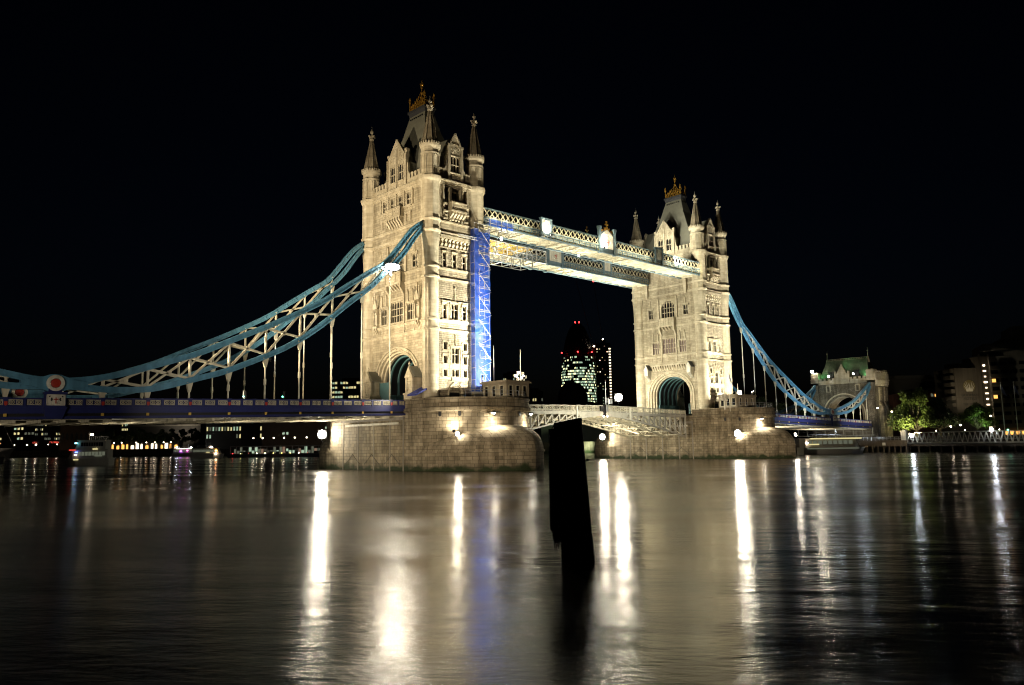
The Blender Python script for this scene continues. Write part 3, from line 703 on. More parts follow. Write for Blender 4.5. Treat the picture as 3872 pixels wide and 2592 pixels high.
# extras on the near tower only: canvas awning beside the arch, turquoise hoarding inside it
aw = MB(); aw.hexa([(-8.6, -9.9, 12.2), (-5.6, -9.9, 13.6), (-5.6, -7.4, 13.6), (-8.6, -7.4, 12.2), (-8.6, -9.9, 12.5), (-5.6, -9.9, 13.9), (-5.6, -7.4, 13.9), (-8.6, -7.4, 12.5)])
mk('awning', aw, M_AW, TOWER_S)
hd = MB(); hd.box(-5.4, -5.2, 2.6, 6.2, ZB, 15.2); hd.box(-5.46, -5.4, 2.5, 6.3, 15.2, 15.35); mk('hoarding', hd, M_TB, TOWER_S)
# ------------------------------------------------------------------ river piers
def plan(d=0.0, n=20):
    """outline of the pier's upper part: straight flanks, half-round ends"""
    r = 10.65+d; pts = []
    for k in range(n+1):
        t = math.pi+math.pi*k/n; pts.append((r*math.cos(t), -12.3+r*math.sin(t)))
    for k in range(n+1):
        t = math.pi*k/n; pts.append((r*math.cos(t), 12.3+r*math.sin(t)))
    return pts

def ogive(sy, n=14):
    """pointed cutwater outline from flank to flank, sy = -1 downstream"""
    c = 6.7; rr = 17.35; pts = []; a1 = math.asin(16/rr)
    for k in range(n+1):
        a = a1*k/n; pts.append((-(rr*math.cos(a)-c), sy*(13+rr*math.sin(a))))
    return pts+[(-x, y) for x, y in pts[:-1][::-1]]

def pier(cx, label):
    T = thing('bridge_pier', label, 'pier', (cx, 0, 0), 'river piers of the bridge')
    b = MB(); P = plan()
    b.loft([[(cx+x, y, z) for x, y in P] for z in (-3, 9.3)], close=True)
    mk('pier_wall', b, M_PI, T, smooth=True)
    t = MB(); b2 = [plan(d) for d in (0, .25, .38, .38, .12)]
    t.loft([[(cx+x, y, z) for x, y in q] for q, z in zip(b2, (9.25, 9.4, 9.6, 9.95, 10.05))], close=True)
    t.add([(cx+x, y, 10.05) for x, y in plan(.12)], [tuple(range(len(P)))])
    mk('string_course', t, M_PI, T, smooth=True)
    fl = MB(); fl.add([(cx+x, y, 10.45) for x, y in plan(-.05)], [tuple(range(len(P)))]); mk('pier_deck', fl, M_AS, T)
    for sy in (-1, 1):                                           # parapet wall round each end, open where the road crosses
        p = MB(); rings = []
        def sect(d, z):
            r = 10.65+d; q = [(-r, sy*9.35)]
            for k in range(25):
                a = math.pi*k/24; q.append((-r*math.cos(a), sy*(12.3+r*math.sin(a))))
            return [(cx+x, y, z) for x, y in q+[(r, sy*9.35)]]
        for d, z in ((.12, 10.0), (.12, 11.18), (.26, 11.22), (.26, 11.5), (-.35, 11.5), (-.35, 10.4)): rings.append(sect(d, z))
        p.loft(rings); n = len(rings[0])
        p.add([r[0] for r in rings], [tuple(range(6))]); p.add([r[-1] for r in rings], [tuple(range(6))])
        mk('parapet', p, M_PI, T, smooth=True)
        c = MB(); og = ogive(sy); c.loft([[(cx+x, y, z) for x, y in og] for z in (-3, 2.75)]); c.loft([[(cx+x*1.012, y*1.006, z) for x, y in og] for z in (2.75, 3.05)])
        m = len(og); rings = []
        for s in range(9):                                       # vaulted stone hood against the drum
            a = math.pi/2*s/8; ring = []
            for i, (x, y) in enumerate(og):
                tt = (i/(m-1)*2-1); th = math.pi*.5*(1-tt*.98)
                dx = 10.6*math.cos(th); dy = sy*(12.3+10.6*math.sin(th)); h = 4.1*(1-abs(tt)**1.7)
                k = math.cos(a); ring.append((cx+dx+(x-dx)*k, dy+(y-dy)*k, 3.0+h*math.sin(a)))
            rings.append(ring)
        c.loft(rings); mk('cutwater', c, M_PI, T, smooth=True)
        dr = MB()
        for a in (-62, -45, -15, 15, 45, 62):                    # weep-hole spouts under the string course
            th = R(a); n_ = Vector((math.sin(th), sy*math.cos(th), 0)); q = Vector((cx, sy*12.3, 0))+n_*10.62
            u = Vector((-n_.y, n_.x, 0)); dr.F = (q, u, Vector((0, 0, 1)), n_); dr.box(-.22, .22, 8.6, 9.25, -.1, .22); dr.box(-.16, .16, 8.5, 8.6, -.1, .14)
        dr.F = None; mk('drain_spout', dr, M_BK, T)
    for sx in (-1, 1):                                           # flat faces under the spans: fender posts, slots, beam
        F = frame((cx+sx*10.65, 0, 0), (0, sx, 0), (sx, 0, 0)); q = MB(F)
        for e in (-9.2, -4.3, .6, 5.4, 9.2): q.box(e-.14, e+.14, -1, 8.2, -.02, .05)
        q.box(-9.6, 9.6, 8.2, 8.7, -.02, .3); mk('fender_strip', q, M_CO, T)
        f = MB(F); f.box(-7.9, 8.1, 7.5, 7.85, .06, .42); mk('guide_beam', f, M_WH, T)
        for e in (-6.0, 0.0, 6.0):                               # hanging mooring chains
            ch = MB(F); pts = [(e-2.4+4.8*k/8, .95+1.7*(1-abs(k-4)/4)**1.2, .05) for k in range(9)]
            for a, b_ in zip(pts, pts[1:]): ch.bar(a, b_, .045)
            mk('mooring_chain', ch, M_BK, T)
    return T
PIER_S = pier(0.0, 'nearer granite river pier under the scaffolded tower, with hooded cutwater')
PIER_N = pier(82.3, 'farther granite river pier under the right tower, with hooded cutwater')

# ------------------------------------------------------------------ side spans: suspension chains, hangers, decks
UP = [(-6.9, 42.0), (-9, 40.3), (-11.5, 37.2), (-14.2, 34.0), (-17.3, 31.9), (-21.4, 29.1), (-26.1, 25.9), (-32.7, 22.4), (-38.8, 19.5), (-44.4, 16.9), (-49.6, 15.05), (-53.5, 13.75), (-57, 12.85), (-59.6, 12.45), (-61.6, 12.35)]
LO = [(-6.9, 41.1), (-8.7, 38.9), (-11.3, 35.4), (-15.1, 31.6), (-17.2, 29.5), (-21.4, 26.2), (-26.1, 22.3), (-30.5, 19.3), (-34.7, 17.15), (-40.6, 14.65), (-44.3, 13.5), (-49.5, 12.0), (-52.4, 11.6), (-55.6, 11.5), (-59.2, 11.7), (-61.6, 11.75)]
US = [(-61.6, 12.35), (-64, 12.5), (-66.7, 13.0), (-71.3, 14.0), (-78.4, 16.0), (-87.1, 20.0), (-90.9, 22.0)]
LS = [(-61.6, 11.75), (-63.6, 11.65), (-66.5, 11.6), (-69.5, 11.9), (-74, 12.5), (-82.3, 15.1), (-88, 18.2), (-90.9, 21.0)]
def interp(pts, x):
    for (x0, z0), (x1, z1) in zip(pts, pts[1:]):
        if min(x0, x1) <= x <= max(x0, x1): return z0+(z1-z0)*(x-x0)/(x1-x0)
    return pts[-1][1]
def smooth(pts, n=5):
    out = []
    for i in range(len(pts)-1):
        p0 = pts[max(0, i-1)]; p1 = pts[i]; p2 = pts[i+1]; p3 = pts[min(len(pts)-1, i+2)]
        for k in range(n):
            t = k/n; out.append(tuple(.5*((2*b)+(c-a)*t+(2*a-5*b+4*c-d)*t*t+(3*b-a-3*c+d)*t**3) for a, b, c, d in zip(p0, p1, p2, p3)))
    return out+[pts[-1]]
HX = [-13.4-5.36*k for k in range(9)]
HS = [-66.6, -71.8, -77.0, -82.2, -87.3]
def railtop(x): return 11.41+.0222*(x+11.08)     # x in southern coordinates (x <= 0)

def chain_side(north, sy, label):
    mx = (lambda x: 82.3-x) if north else (lambda x: x)
    y = sy*B_; T = thing('suspension_chain', label, 'suspension chain', (mx(-61.6), y, 10.6), 'suspension chains of the side spans')
    def chord(pts, name):
        q = [(mx(a), y, b) for a, b in smooth(pts)]
        m = MB(); m.sweep(q, .62, .17, .30); m.sweep(q, .62, .17, -.30); m.sweep(q, .40, .5, 0)
        for i in range(2, len(q)-1, 2):                          # riveted cover plates
            a = Vector(q[i]); b = Vector(q[i+1]); d = (b-a).normalized()
            m.bar(a-d*.12, a+d*.12, .68, .82, ref=(0, 1, 0)) if False else m.bar(a-d*.1, a+d*.1, .5, .56)
        mk(name, m, M_LB, T)
    chord(UP, 'upper_chord'); chord(LO, 'lower_chord'); chord(US, 'upper_chord'); chord(LS, 'lower_chord')
    def bay(xa, xb, U, L):
        ua, la, ub, lb = interp(U, xa), interp(L, xa), interp(U, xb), interp(L, xb)
        m = MB(); w = .26
        for p, q in (((xa, ua-.25), (xb, lb+.25)), ((xa, la+.25), (xb, ub-.25))):
            a = Vector((mx(p[0]), y, p[1])); b = Vector((mx(q[0]), y, q[1])); d = (b-a)*.5; c = (a+b)/2
            for e in (-.13, .13): m.bar(a+Vector((0, e, 0)), b+Vector((0, e, 0)), .07, w, ref=(0, 1, 0)) if False else m.bar(a+Vector((0, e, 0)), b+Vector((0, e, 0)), .07, w)
        c = Vector((mx((xa+xb)/2), y, (ua+la+ub+lb)/4)); m.lathe(c.x, c.y, [(c.z-.28, .1), (c.z-.22, .3), (c.z+.22, .3), (c.z+.28, .1)], 8, sy=.55)
        mk('cross_brace', m, M_CR, T)
    def post(x, U, L):
        u, l = interp(U, x), interp(L, x)
        if u-l > 1.0:
            m = MB(); h = (u-l)/2-.35; c = (u+l)/2
            m.lathe(mx(x), y, [(l+.32, .34), (l+.6, .17), (u-.6, .17), (u-.32, .34)], 8, .5); mk('strut', m, M_CR, T)
    def hanger(x, L):
        l = interp(L, x); b = railtop(x)-.25; m = MB()
        hs = min(1.3, max(.5, l-b-.2)); m.hexa([(mx(x)-.14, y-.2, l-.3-hs), (mx(x)+.14, y-.2, l-.3-hs), (mx(x)+.14, y+.2, l-.3-hs), (mx(x)-.14, y+.2, l-.3-hs), (mx(x)-.42, y-.24, l-.28), (mx(x)+.42, y-.24, l-.28), (mx(x)+.42, y+.24, l-.28), (mx(x)-.42, y+.24, l-.28)])
        m.tube((mx(x), y, b-.4), (mx(x), y, l-.3-hs*.9), .115, n=8)
        if l-b > 4:
            z = b+(l-b)*.42; m.lathe(mx(x), y, [(z-.5, .12), (z-.4, .19), (z+.4, .19), (z+.5, .12)], 8)
        mk('hanger', m, M_CR, T)
    xs = [-8.9]+HX
    for a, b in zip(xs[1:], xs[2:]): bay(a, b, UP, LO)
    for x in HX: post(x, UP, LO); hanger(x, LO)
    for a, b in zip(HS, HS[1:]): bay(a, b, US, LS)
    for x in HS: post(x, US, LS); hanger(x, LS)
    # joint: pin casing with roundels on both faces
    X = mx(-61.6); z = 12.05; m = MB()
    out = [(-3.6, .30), (-2.4, .42), (-1.2, .80), (-.6, 1.02), (0, 1.08), (.6, 1.02), (1.2, .80), (2.4, .42), (3.6, .30)]
    pl = [(X+a, z+h) for a, h in out]+[(X+a, z-h) for a, h in out[::-1]]
    m.F = (Vector((0, y, 0)), Vector((1, 0, 0)), Vector((0, 0, 1)), Vector((0, -1, 0))); m.plate(pl, -.42, .42); m.F = None
    mk('pin_casing', m, M_LB, T)
    for e in (-1, 1):
        d = MB(); r = MB(); prof = ((.42, .98), (.66, .98), (.72, .90), (.72, .62), (.66, .56))
        for M_, pr in ((d, prof), (r, ((.5, .55), (.70, .52), (.74, .40), (.74, .02)))):
            M_.loft([[(X+q*math.cos(2*math.pi*k/32), y+e*n, z+q*math.sin(2*math.pi*k/32)) for k in range(32)] for n, q in pr], close=True)
        do = mk('roundel', d, M_WH, T, smooth=True); mk('red_boss', r, M_RD, do, smooth=True)
    return T
chain_side(False, -1, 'pale blue trussed chain on the near side of the left side span')
chain_side(False, 1, 'pale blue trussed chain on the far side of the left side span')
chain_side(True, -1, 'bright blue chain in front, sweeping down right of the farther tower')
chain_side(True, 1, 'blue chain mostly hidden behind, between farther tower and small gatehouse')

def lattice_panel(mb, u0, u1, v0, v1, n0, n1, k=2):
    """pierced cast panel: frame with interlaced circles and crosses"""
    t = .05
    mb.box(u0, u1, v0, v0+t, n0, n1); mb.box(u0, u1, v1-t, v1, n0, n1); mb.box(u0, u0+t, v0, v1, n0, n1); mb.box(u1-t, u1, v0, v1, n0, n1)
    for i in range(k):
        a = u0+(u1-u0)*i/k; b = u0+(u1-u0)*(i+1)/k; c = (a+b)/2; m = (v0+v1)/2; r = min((b-a), (v1-v0))/2*.9
        for p, q in (((a, v0), (b, v1)), ((a, v1), (b, v0))): mb.bar((p[0], p[1], (n0+n1)/2), (q[0], q[1], (n0+n1)/2), .045, n1-n0, ref=(0, 0, 1)) if False else mb.plate([(p[0]-.03, p[1]), (p[0]+.03, p[1]), (q[0]+.03, q[1]), (q[0]-.03, q[1])], n0, n1)
        pts = [(c+r*math.cos(2*math.pi*j/10), m+r*math.sin(2*math.pi*j/10)) for j in range(10)]
        for j in range(10):
            p, q = pts[j], pts[(j+1) % 10]; w = .035
            mb.plate([(p[0], p[1]), (q[0], q[1]), (c+(q[0]-c)*.84, m+(q[1]-m)*.84), (c+(p[0]-c)*.84, m+(p[1]-m)*.84)], n0, n1)
        mb.box(c-.03, c+.03, v0, v1, n0, n1); mb.plate([(c-.12, m), (c, m-.12), (c+.12, m), (c, m+.12)], n0, n1)

def side_deck(north, label):
    mx = (lambda x: 82.3-x) if north else (lambda x: x)
    x0, x1 = -10.68, -89.0
    T = thing('approach_span', label, 'bridge deck', (mx(-50), 0, 8), 'side spans of the bridge')
    def sl(m, a, b, ya, yb, top, h):                             # slab following the gradient; top given below rail top
        xa, xb = (a, b)
        pa, pb = mx(xa), mx(xb); za, zb = railtop(xa)-top, railtop(xb)-top
        if pa > pb: pa, pb, za, zb = pb, pa, zb, za
        m.slab(pa, za, pb, zb, ya, yb, h)
    rd = MB(); sl(rd, x1, x0, -9.3, 9.3, 1.25, .25); mk('roadway', rd, M_AS, T)
    kb = MB()
    for sy in (-1, 1): sl(kb, x1, x0, min(sy*5.3, sy*9.3), max(sy*5.3, sy*9.3), 1.10, .14)
    mk('footway', kb, M_CO, T)
    so = MB(); sl(so, x1, x0, -9.0, 9.0, 2.55, .06)
    n = 30
    for k in range(n+1):
        x = x0+(x1-x0)*k/n; sl(so, x-.16, x+.16, -9.0, 9.0, 2.6, .34)
    for yy in (-6.5, -3.2, 0, 3.2, 6.5): sl(so, x1, x0, yy-.12, yy+.12, 2.6, .2)
    mk('soffit', so, M_CR, T)
    for sy in (-1, 1):
        ya = sy*9.8; inn = sy*9.3
        lo, hi = min(ya, inn), max(ya, inn)
        g = MB(); sl(g, x1, x0, lo, hi, 1.1, .72); sl(g, x1, x0, lo-.08, hi+.08, 1.05, .1); sl(g, x1, x0, lo-.05, hi+.05, 1.72, .12); sl(g, x1, x0, lo, hi, 2.2, .30); sl(g, x1, x0, lo-.06, hi+.06, 2.28, .07)
        mk('edge_girder', g, M_DB, T)
        vb = MB(); sl(vb, x1, x0, min(sy*9.5, sy*9.35), max(sy*9.5, sy*9.35), 1.8, .42); mk('shadow_strip', vb, M_BK, T)  # black strip stands in for the shaded gap between the bands
        # parapet: posts, rails, pierced panels
        ps = MB(); sl(ps, x1, x0, lo+.06, hi-.06, 0, .14); sl(ps, x1, x0, lo+.1, hi-.1, .92, .16)
        hx = [x for x in HX+HS]
        edges = sorted([x0]+[x for x in hx]+[-61.6-1.15, -61.6+1.15, x1], reverse=True)
        panels = []
        for a, b in zip(edges, edges[1:]):
            if abs((a+b)/2+61.6) < .5: continue
            n_ = max(1, round(abs(a-b)/1.77)); 
            for k in range(n_):
                p = a+(b-a)*k/n_; q = a+(b-a)*(k+1)/n_
                sl(ps, p-.13, p+.13, lo+.04, hi-.04, -.02, 1.06); panels.append((p-.24, q+.24))
        sl(ps, x1, x0, min(sy*9.5, sy*9.56), max(sy*9.5, sy*9.56), .1, .9)
        mk('parapet_frame', ps, M_DB, T)
        far = MB()
        for p, q in panels:
            a, b = sorted((mx(p), mx(q))); z = railtop((p+q)/2)
            m = MB() if sy < 0 else far
            m.F = (Vector((0, ya+(.03 if sy < 0 else -.03), z)), Vector((1, 0, 0)), Vector((0, 0, 1)), Vector((0, sy, 0)))
            lattice_panel(m, a, b, -.84, -.2, -.06, .0)
            m.F = None
            if sy < 0: mk('parapet_panel', m, M_CR, T)
        if sy > 0: mk('parapet_panels', far, M_CR, T, kind='stuff')
        for x in hx:                                             # red shields on the hanger posts and yellow clearance boards
            X = mx(x); z = railtop(x); s = MB()
            s.F = (Vector((X, ya, z)), Vector((1, 0, 0)), Vector((0, 0, 1)), Vector((0, sy, 0)))
            s.plate([(-.17, -.42), (-.17, -.8), (0, -.93), (.17, -.8), (.17, -.42)], -.02, .07); mk('shield', s, M_RD, T)
            p = MB(); p.box(X-.3, X+.3, ya-.03, ya+.03, z+.0, z+.06); p.box(X-.26, X+.26, min(ya, ya-sy*.4), max(ya, ya-sy*.4), z-1.05, z+.02); mk('hanger_post', p, M_DB, T)
            if sy < 0:
                yb = MB(); yb.box(X-.17, X+.17, ya-.02, ya+.03, z-2.18, z-1.84); mk('yellow_plate', yb, M_YE, T)
        # pedestal at the chain joint with the armorial panel
        X = mx(-61.6); z = railtop(-61.6); p = MB(); yo = sy*10.25
        p.box(X-1.1, X+1.1, min(yo, inn), max(yo, inn), z-1.05, z+.55); p.box(X-1.22, X+1.22, min(yo-.1, inn), max(yo+.1, inn), z+.42, z+.7) if sy > 0 else p.box(X-1.22, X+1.22, yo-.1, inn, z+.42, z+.7)
        p.taper(X, sy*9.8, 1.22, .62, z-1.05, 1.32, .66, z-1.2) if False else p.box(X-1.25, X+1.25, min(sy*10.4, inn), max(sy*10.4, inn), z-1.25, z-1.05)
        p.taper(X, sy*9.8, .85, .25, z-2.5, 1.2, .5, z-1.25); p.box(X-.7, X+.7, min(sy*9.4, sy*9.9), max(sy*9.4, sy*9.9), z+.7, z+1.1)
        po = mk('pedestal', p, M_DB, T)
        c = MB(); F = (Vector((X, yo, z)), Vector((-sy, 0, 0)), Vector((0, 0, 1)), Vector((0, sy, 0))); c.F = F
        c.box(-1.0, 1.0, -.9, .36, 0, .03)
        for a, b, d, e in ((-1.0, 1.0, .3, .38), (-1.0, 1.0, -.92, -.84), (-1.0, -.92, -.9, .36), (.92, 1.0, -.9, .36)): c.box(a, b, d, e, 0, .09)
        c.plate([(-.3, .05), (.3, .05), (.3, -.4), (0, -.78), (-.3, -.4)], 0, .07)
        for sd in (-1, 1):                                       # winged supporters either side, helm and crest above
            c.plate([(sd*.4, -.7), (sd*.55, -.1), (sd*.42, .08), (sd*.62, .22), (sd*.82, .05), (sd*.7, -.3), (sd*.8, -.78)][::sd], 0, .08)
        c.plate([(-.14, .1), (.14, .1), (.18, .24), (0, .32), (-.18, .24)], 0, .08); carving(c, -.9, .9, -.85, -.6, .03, 3, 40)
        co_ = mk('armorial_panel', c, M_WH, po)
        bk = MB(F)
        for sd in (-1, 1): bk.plate([(sd*.34, -.2), (sd*.44, .0), (sd*.56, -.05), (sd*.5, -.2), (sd*.6, -.3), (sd*.44, -.42)][::sd], .05, .1); bk.plate([(sd*.62, .24), (sd*.78, .16), (sd*.72, .04), (sd*.58, .12)][::sd], .06, .1)
        mk('supporter', bk, M_BK, co_)
        rc = MB(F); rc.box(-.055, .055, -.7, .02, .06, .1); rc.box(-.26, .26, -.26, -.15, .06, .1); mk('red_cross', rc, M_RD, co_)
    return T
side_deck(False, 'left side span with dark blue pierced parapets, running out of the left edge')
side_deck(True, 'right side span with dark blue pierced parapets, right of the farther pier')

# ------------------------------------------------------------------ high-level walkways
def walkway(sy, label):
    x0, x1 = 6.4, 75.9; yo = sy*10.4; yi = sy*4.9
    ya, yb = min(yo, yi), max(yo, yi)
    T = thing('high_walkway', label, 'walkway', (41.15, (ya+yb)/2, 43.9), 'high level walkways')
    so = MB(); so.box(x0, x1, ya+.3, yb-.3, 44.25, 44.35)
    n = 26
    for k in range(n+1):
        x = x0+(x1-x0)*k/n; so.box(x-.11, x+.11, ya+.3, yb-.3, 43.95, 44.26)
        if k < n:
            xn = x0+(x1-x0)*(k+1)/n
            so.bar((x, ya+.4, 44.15), (xn, yb-.4, 44.15), .14, .12); so.bar((x, yb-.4, 44.15), (xn, ya+.4, 44.15), .14, .12)
            for j in range(1, 5): so.box(x+(xn-x)*j/5-.04, x+(xn-x)*j/5+.04, ya+.3, yb-.3, 44.17, 44.26)
    mk('soffit', so, M_CR, T)
    fl = MB(); fl.box(x0, x1, ya+.3, yb-.3, 44.6, 44.8); mk('walkway_floor', fl, M_GY, T)
    rf = MB(); rf.hexa([(x0, ya-.1, 47.1), (x1, ya-.1, 47.1), (x1, yb+.1, 47.1), (x0, yb+.1, 47.1), (x0, ya+1.8, 47.75), (x1, ya+1.8, 47.75), (x1, yb-1.8, 47.75), (x0, yb-1.8, 47.75)])
    mk('walkway_roof', rf, M_GY, T)
    for side in (1, -1):                                         # outer and inner faces
        yf = yo if side > 0 else yi; n_ = Vector((0, sy*side, 0)); u = Vector((-n_.y, 0, 0))
        F = (Vector((41.15, yf, 0)), u, Vector((0, 0, 1)), n_); h = (x1-x0)/2
        g = MB(F); g.box(-h, h, 43.9, 44.12, -.3, .12); g.box(-h, h, 44.12, 44.3, -.3, .0); g.box(-h, h, 44.42, 44.55, -.3, .14); g.box(-h, h, 44.55, 45.2, -.3, -.12); g.box(-h, h, 45.2, 45.42, -.3, .1)
        for k in range(41):
            e = -h+2*h*k/40; g.box(e-.09, e+.09, 44.55, 45.2, -.2, .04)
        g.box(-h, h, 46.98, 47.18, -.3, .08)
        mk('edge_girder', g, M_WB, T)
        st = MB(F)
        for k in range(82):
            e = -h+2*h*(k+.5)/82; st.box(e-.09, e+.09, 44.3, 44.42, -.1, .09)
        mk('gilt_stud', st, M_YE, T)
        cp = MB(F)
        for k in range(40):
            a = -h+2*h*k/40+.2; b = -h+2*h*(k+1)/40-.2
            for q in ((a, b, 44.64, 44.7), (a, b, 45.06, 45.12)): cp.box(*q, -.13, -.04)
            cp.box(a, a+.06, 44.64, 45.12, -.13, -.04); cp.box(b-.06, b, 44.64, 45.12, -.13, -.04)
        mk('cornice_panel', cp, M_CR, T)
        la = MB(F); N_ = 52
        for k in range(N_):
            a = -h+2*h*k/N_; b = -h+2*h*(k+1)/N_
            for p, q in (((a, 45.42), (b, 46.98)), ((b, 45.42), (a, 46.98))):
                d = .1; la.plate([(p[0]-d, p[1]), (p[0]+d, p[1]), (q[0]+d, q[1]), (q[0]-d, q[1])], -.14, -.02)
            la.plate([((a+b)/2-.2, 46.2), ((a+b)/2, 46.0), ((a+b)/2+.2, 46.2), ((a+b)/2, 46.4)], -.16, .02)
        la.box(-h, h, 45.5, 45.56, -.1, .0)
        mk('lattice_girder', la, M_CR, T)
        gl = MB(F); gl.add([(-h, 45.4, -.5), (h, 45.4, -.5), (h, 47.0, -.5), (-h, 47.0, -.5)], [(0, 1, 2, 3)]); mk('walkway_glazing', gl, M_GL, T)
        # panelled pilasters and the central armorial frontispiece
        for c in (-18.6, 18.3):
            p = MB(F); p.box(c-1.4, c+1.4, 44.9, 47.9, -.3, .1)
            for e in (-1.5, 1.2): p.box(c+e, c+e+.3, 44.3, 48.0, -.3, .3)
            p.box(c-1.6, c+1.6, 47.85, 48.05, -.3, .36)
            po = mk('pilaster', p, M_WB, T)
            pp = MB(F); pp.box(c-1.1, c+1.1, 45.3, 47.7, .1, .16); carving(pp, c-1.0, c+1.0, 45.4, 47.6, .16, 5, 12); mk('relief_panel', pp, M_WH, po)
        p = MB(F); p.box(-2.3, 2.3, 44.2, 48.0, -.3, .12); p.plate([(-2.3, 48.0), (2.3, 48.0), (1.5, 48.5), (.5, 48.9), (0, 49.3), (-.5, 48.9), (-1.5, 48.5)], -.25, .12)
        for sd in (-1, 1):
            for e in (2.25, 2.62): p.box(sd*e-.13, sd*e+.13, 43.8, 49.0, -.25, .3)
            p.box(sd*2.45-.4, sd*2.45+.4, 49.0, 49.5, -.35, .42); p.box(sd*2.45-.34, sd*2.45+.34, 48.7, 49.0, -.3, .34); p.box(sd*2.45-.4, sd*2.45+.4, 43.7, 44.3, -.3, .4)
        po = mk('frontispiece', p, M_WB, T)
        q = MB(F); q.plate([(-1.9, 44.9), (1.9, 44.9), (1.9, 47.8), (1.2, 48.3), (0, 49.1), (-1.2, 48.3), (-1.9, 47.8)], .12, .2); carving(q, -1.7, 1.7, 45.0, 48.0, .2, 7, 16); carving(q, -1.0, 1.0, 47.5, 48.4, .2, 8, 14)
        q.plate([(-.45, 46.6), (.45, 46.6), (.45, 45.9), (0, 45.4), (-.45, 45.9)], .2, .32)
        qo = mk('coat_of_arms', q, M_WH, po)
        rc = MB(F); rc.box(-.08, .08, 45.5, 46.55, .32, .36); rc.box(-.4, .4, 46.1, 46.27, .32, .36); mk('red_cross', rc, M_RD, qo)
        cr = MB(F); cr.box(-.1, .1, 49.0, 51.0, -.1, .1); cr.box(-.5, .5, 50.05, 50.3, -.12, .12); cr.plate([(-.7, 48.7), (.7, 48.7), (.9, 49.5), (.45, 49.3), (0, 49.9), (-.45, 49.3), (-.9, 49.5)], -.1, .14); cr.box(-.22, .22, 50.7, 50.95, -.1, .12)
        for e in (-1.6, -1.3, 1.3, 1.6): cr.box(e-.1, e+.1, 48.3, 49.0, -.1, .1)
        mk('gilt_crest', cr, M_GO, po)
    for sx, x in ((1, 76.3), (-1, 6.0)):                          # stone brackets carrying the ends
        for yy in (yo-sy*1.0, yi+sy*1.0):
            b = MB(); b.box(min(x-.5, x+.5), max(x-.5, x+.5), yy-.45, yy+.45, 42.3, 43.9); b.taper(x, yy, .2, .3, 40.4, .5, .45, 42.3); mk('stone_bracket', b, M_DR, T)
    return T
walkway(-1, 'nearer raised walkway high between the towers, with coat of arms')
walkway(1, 'farther raised walkway high between the towers, behind and below in view')

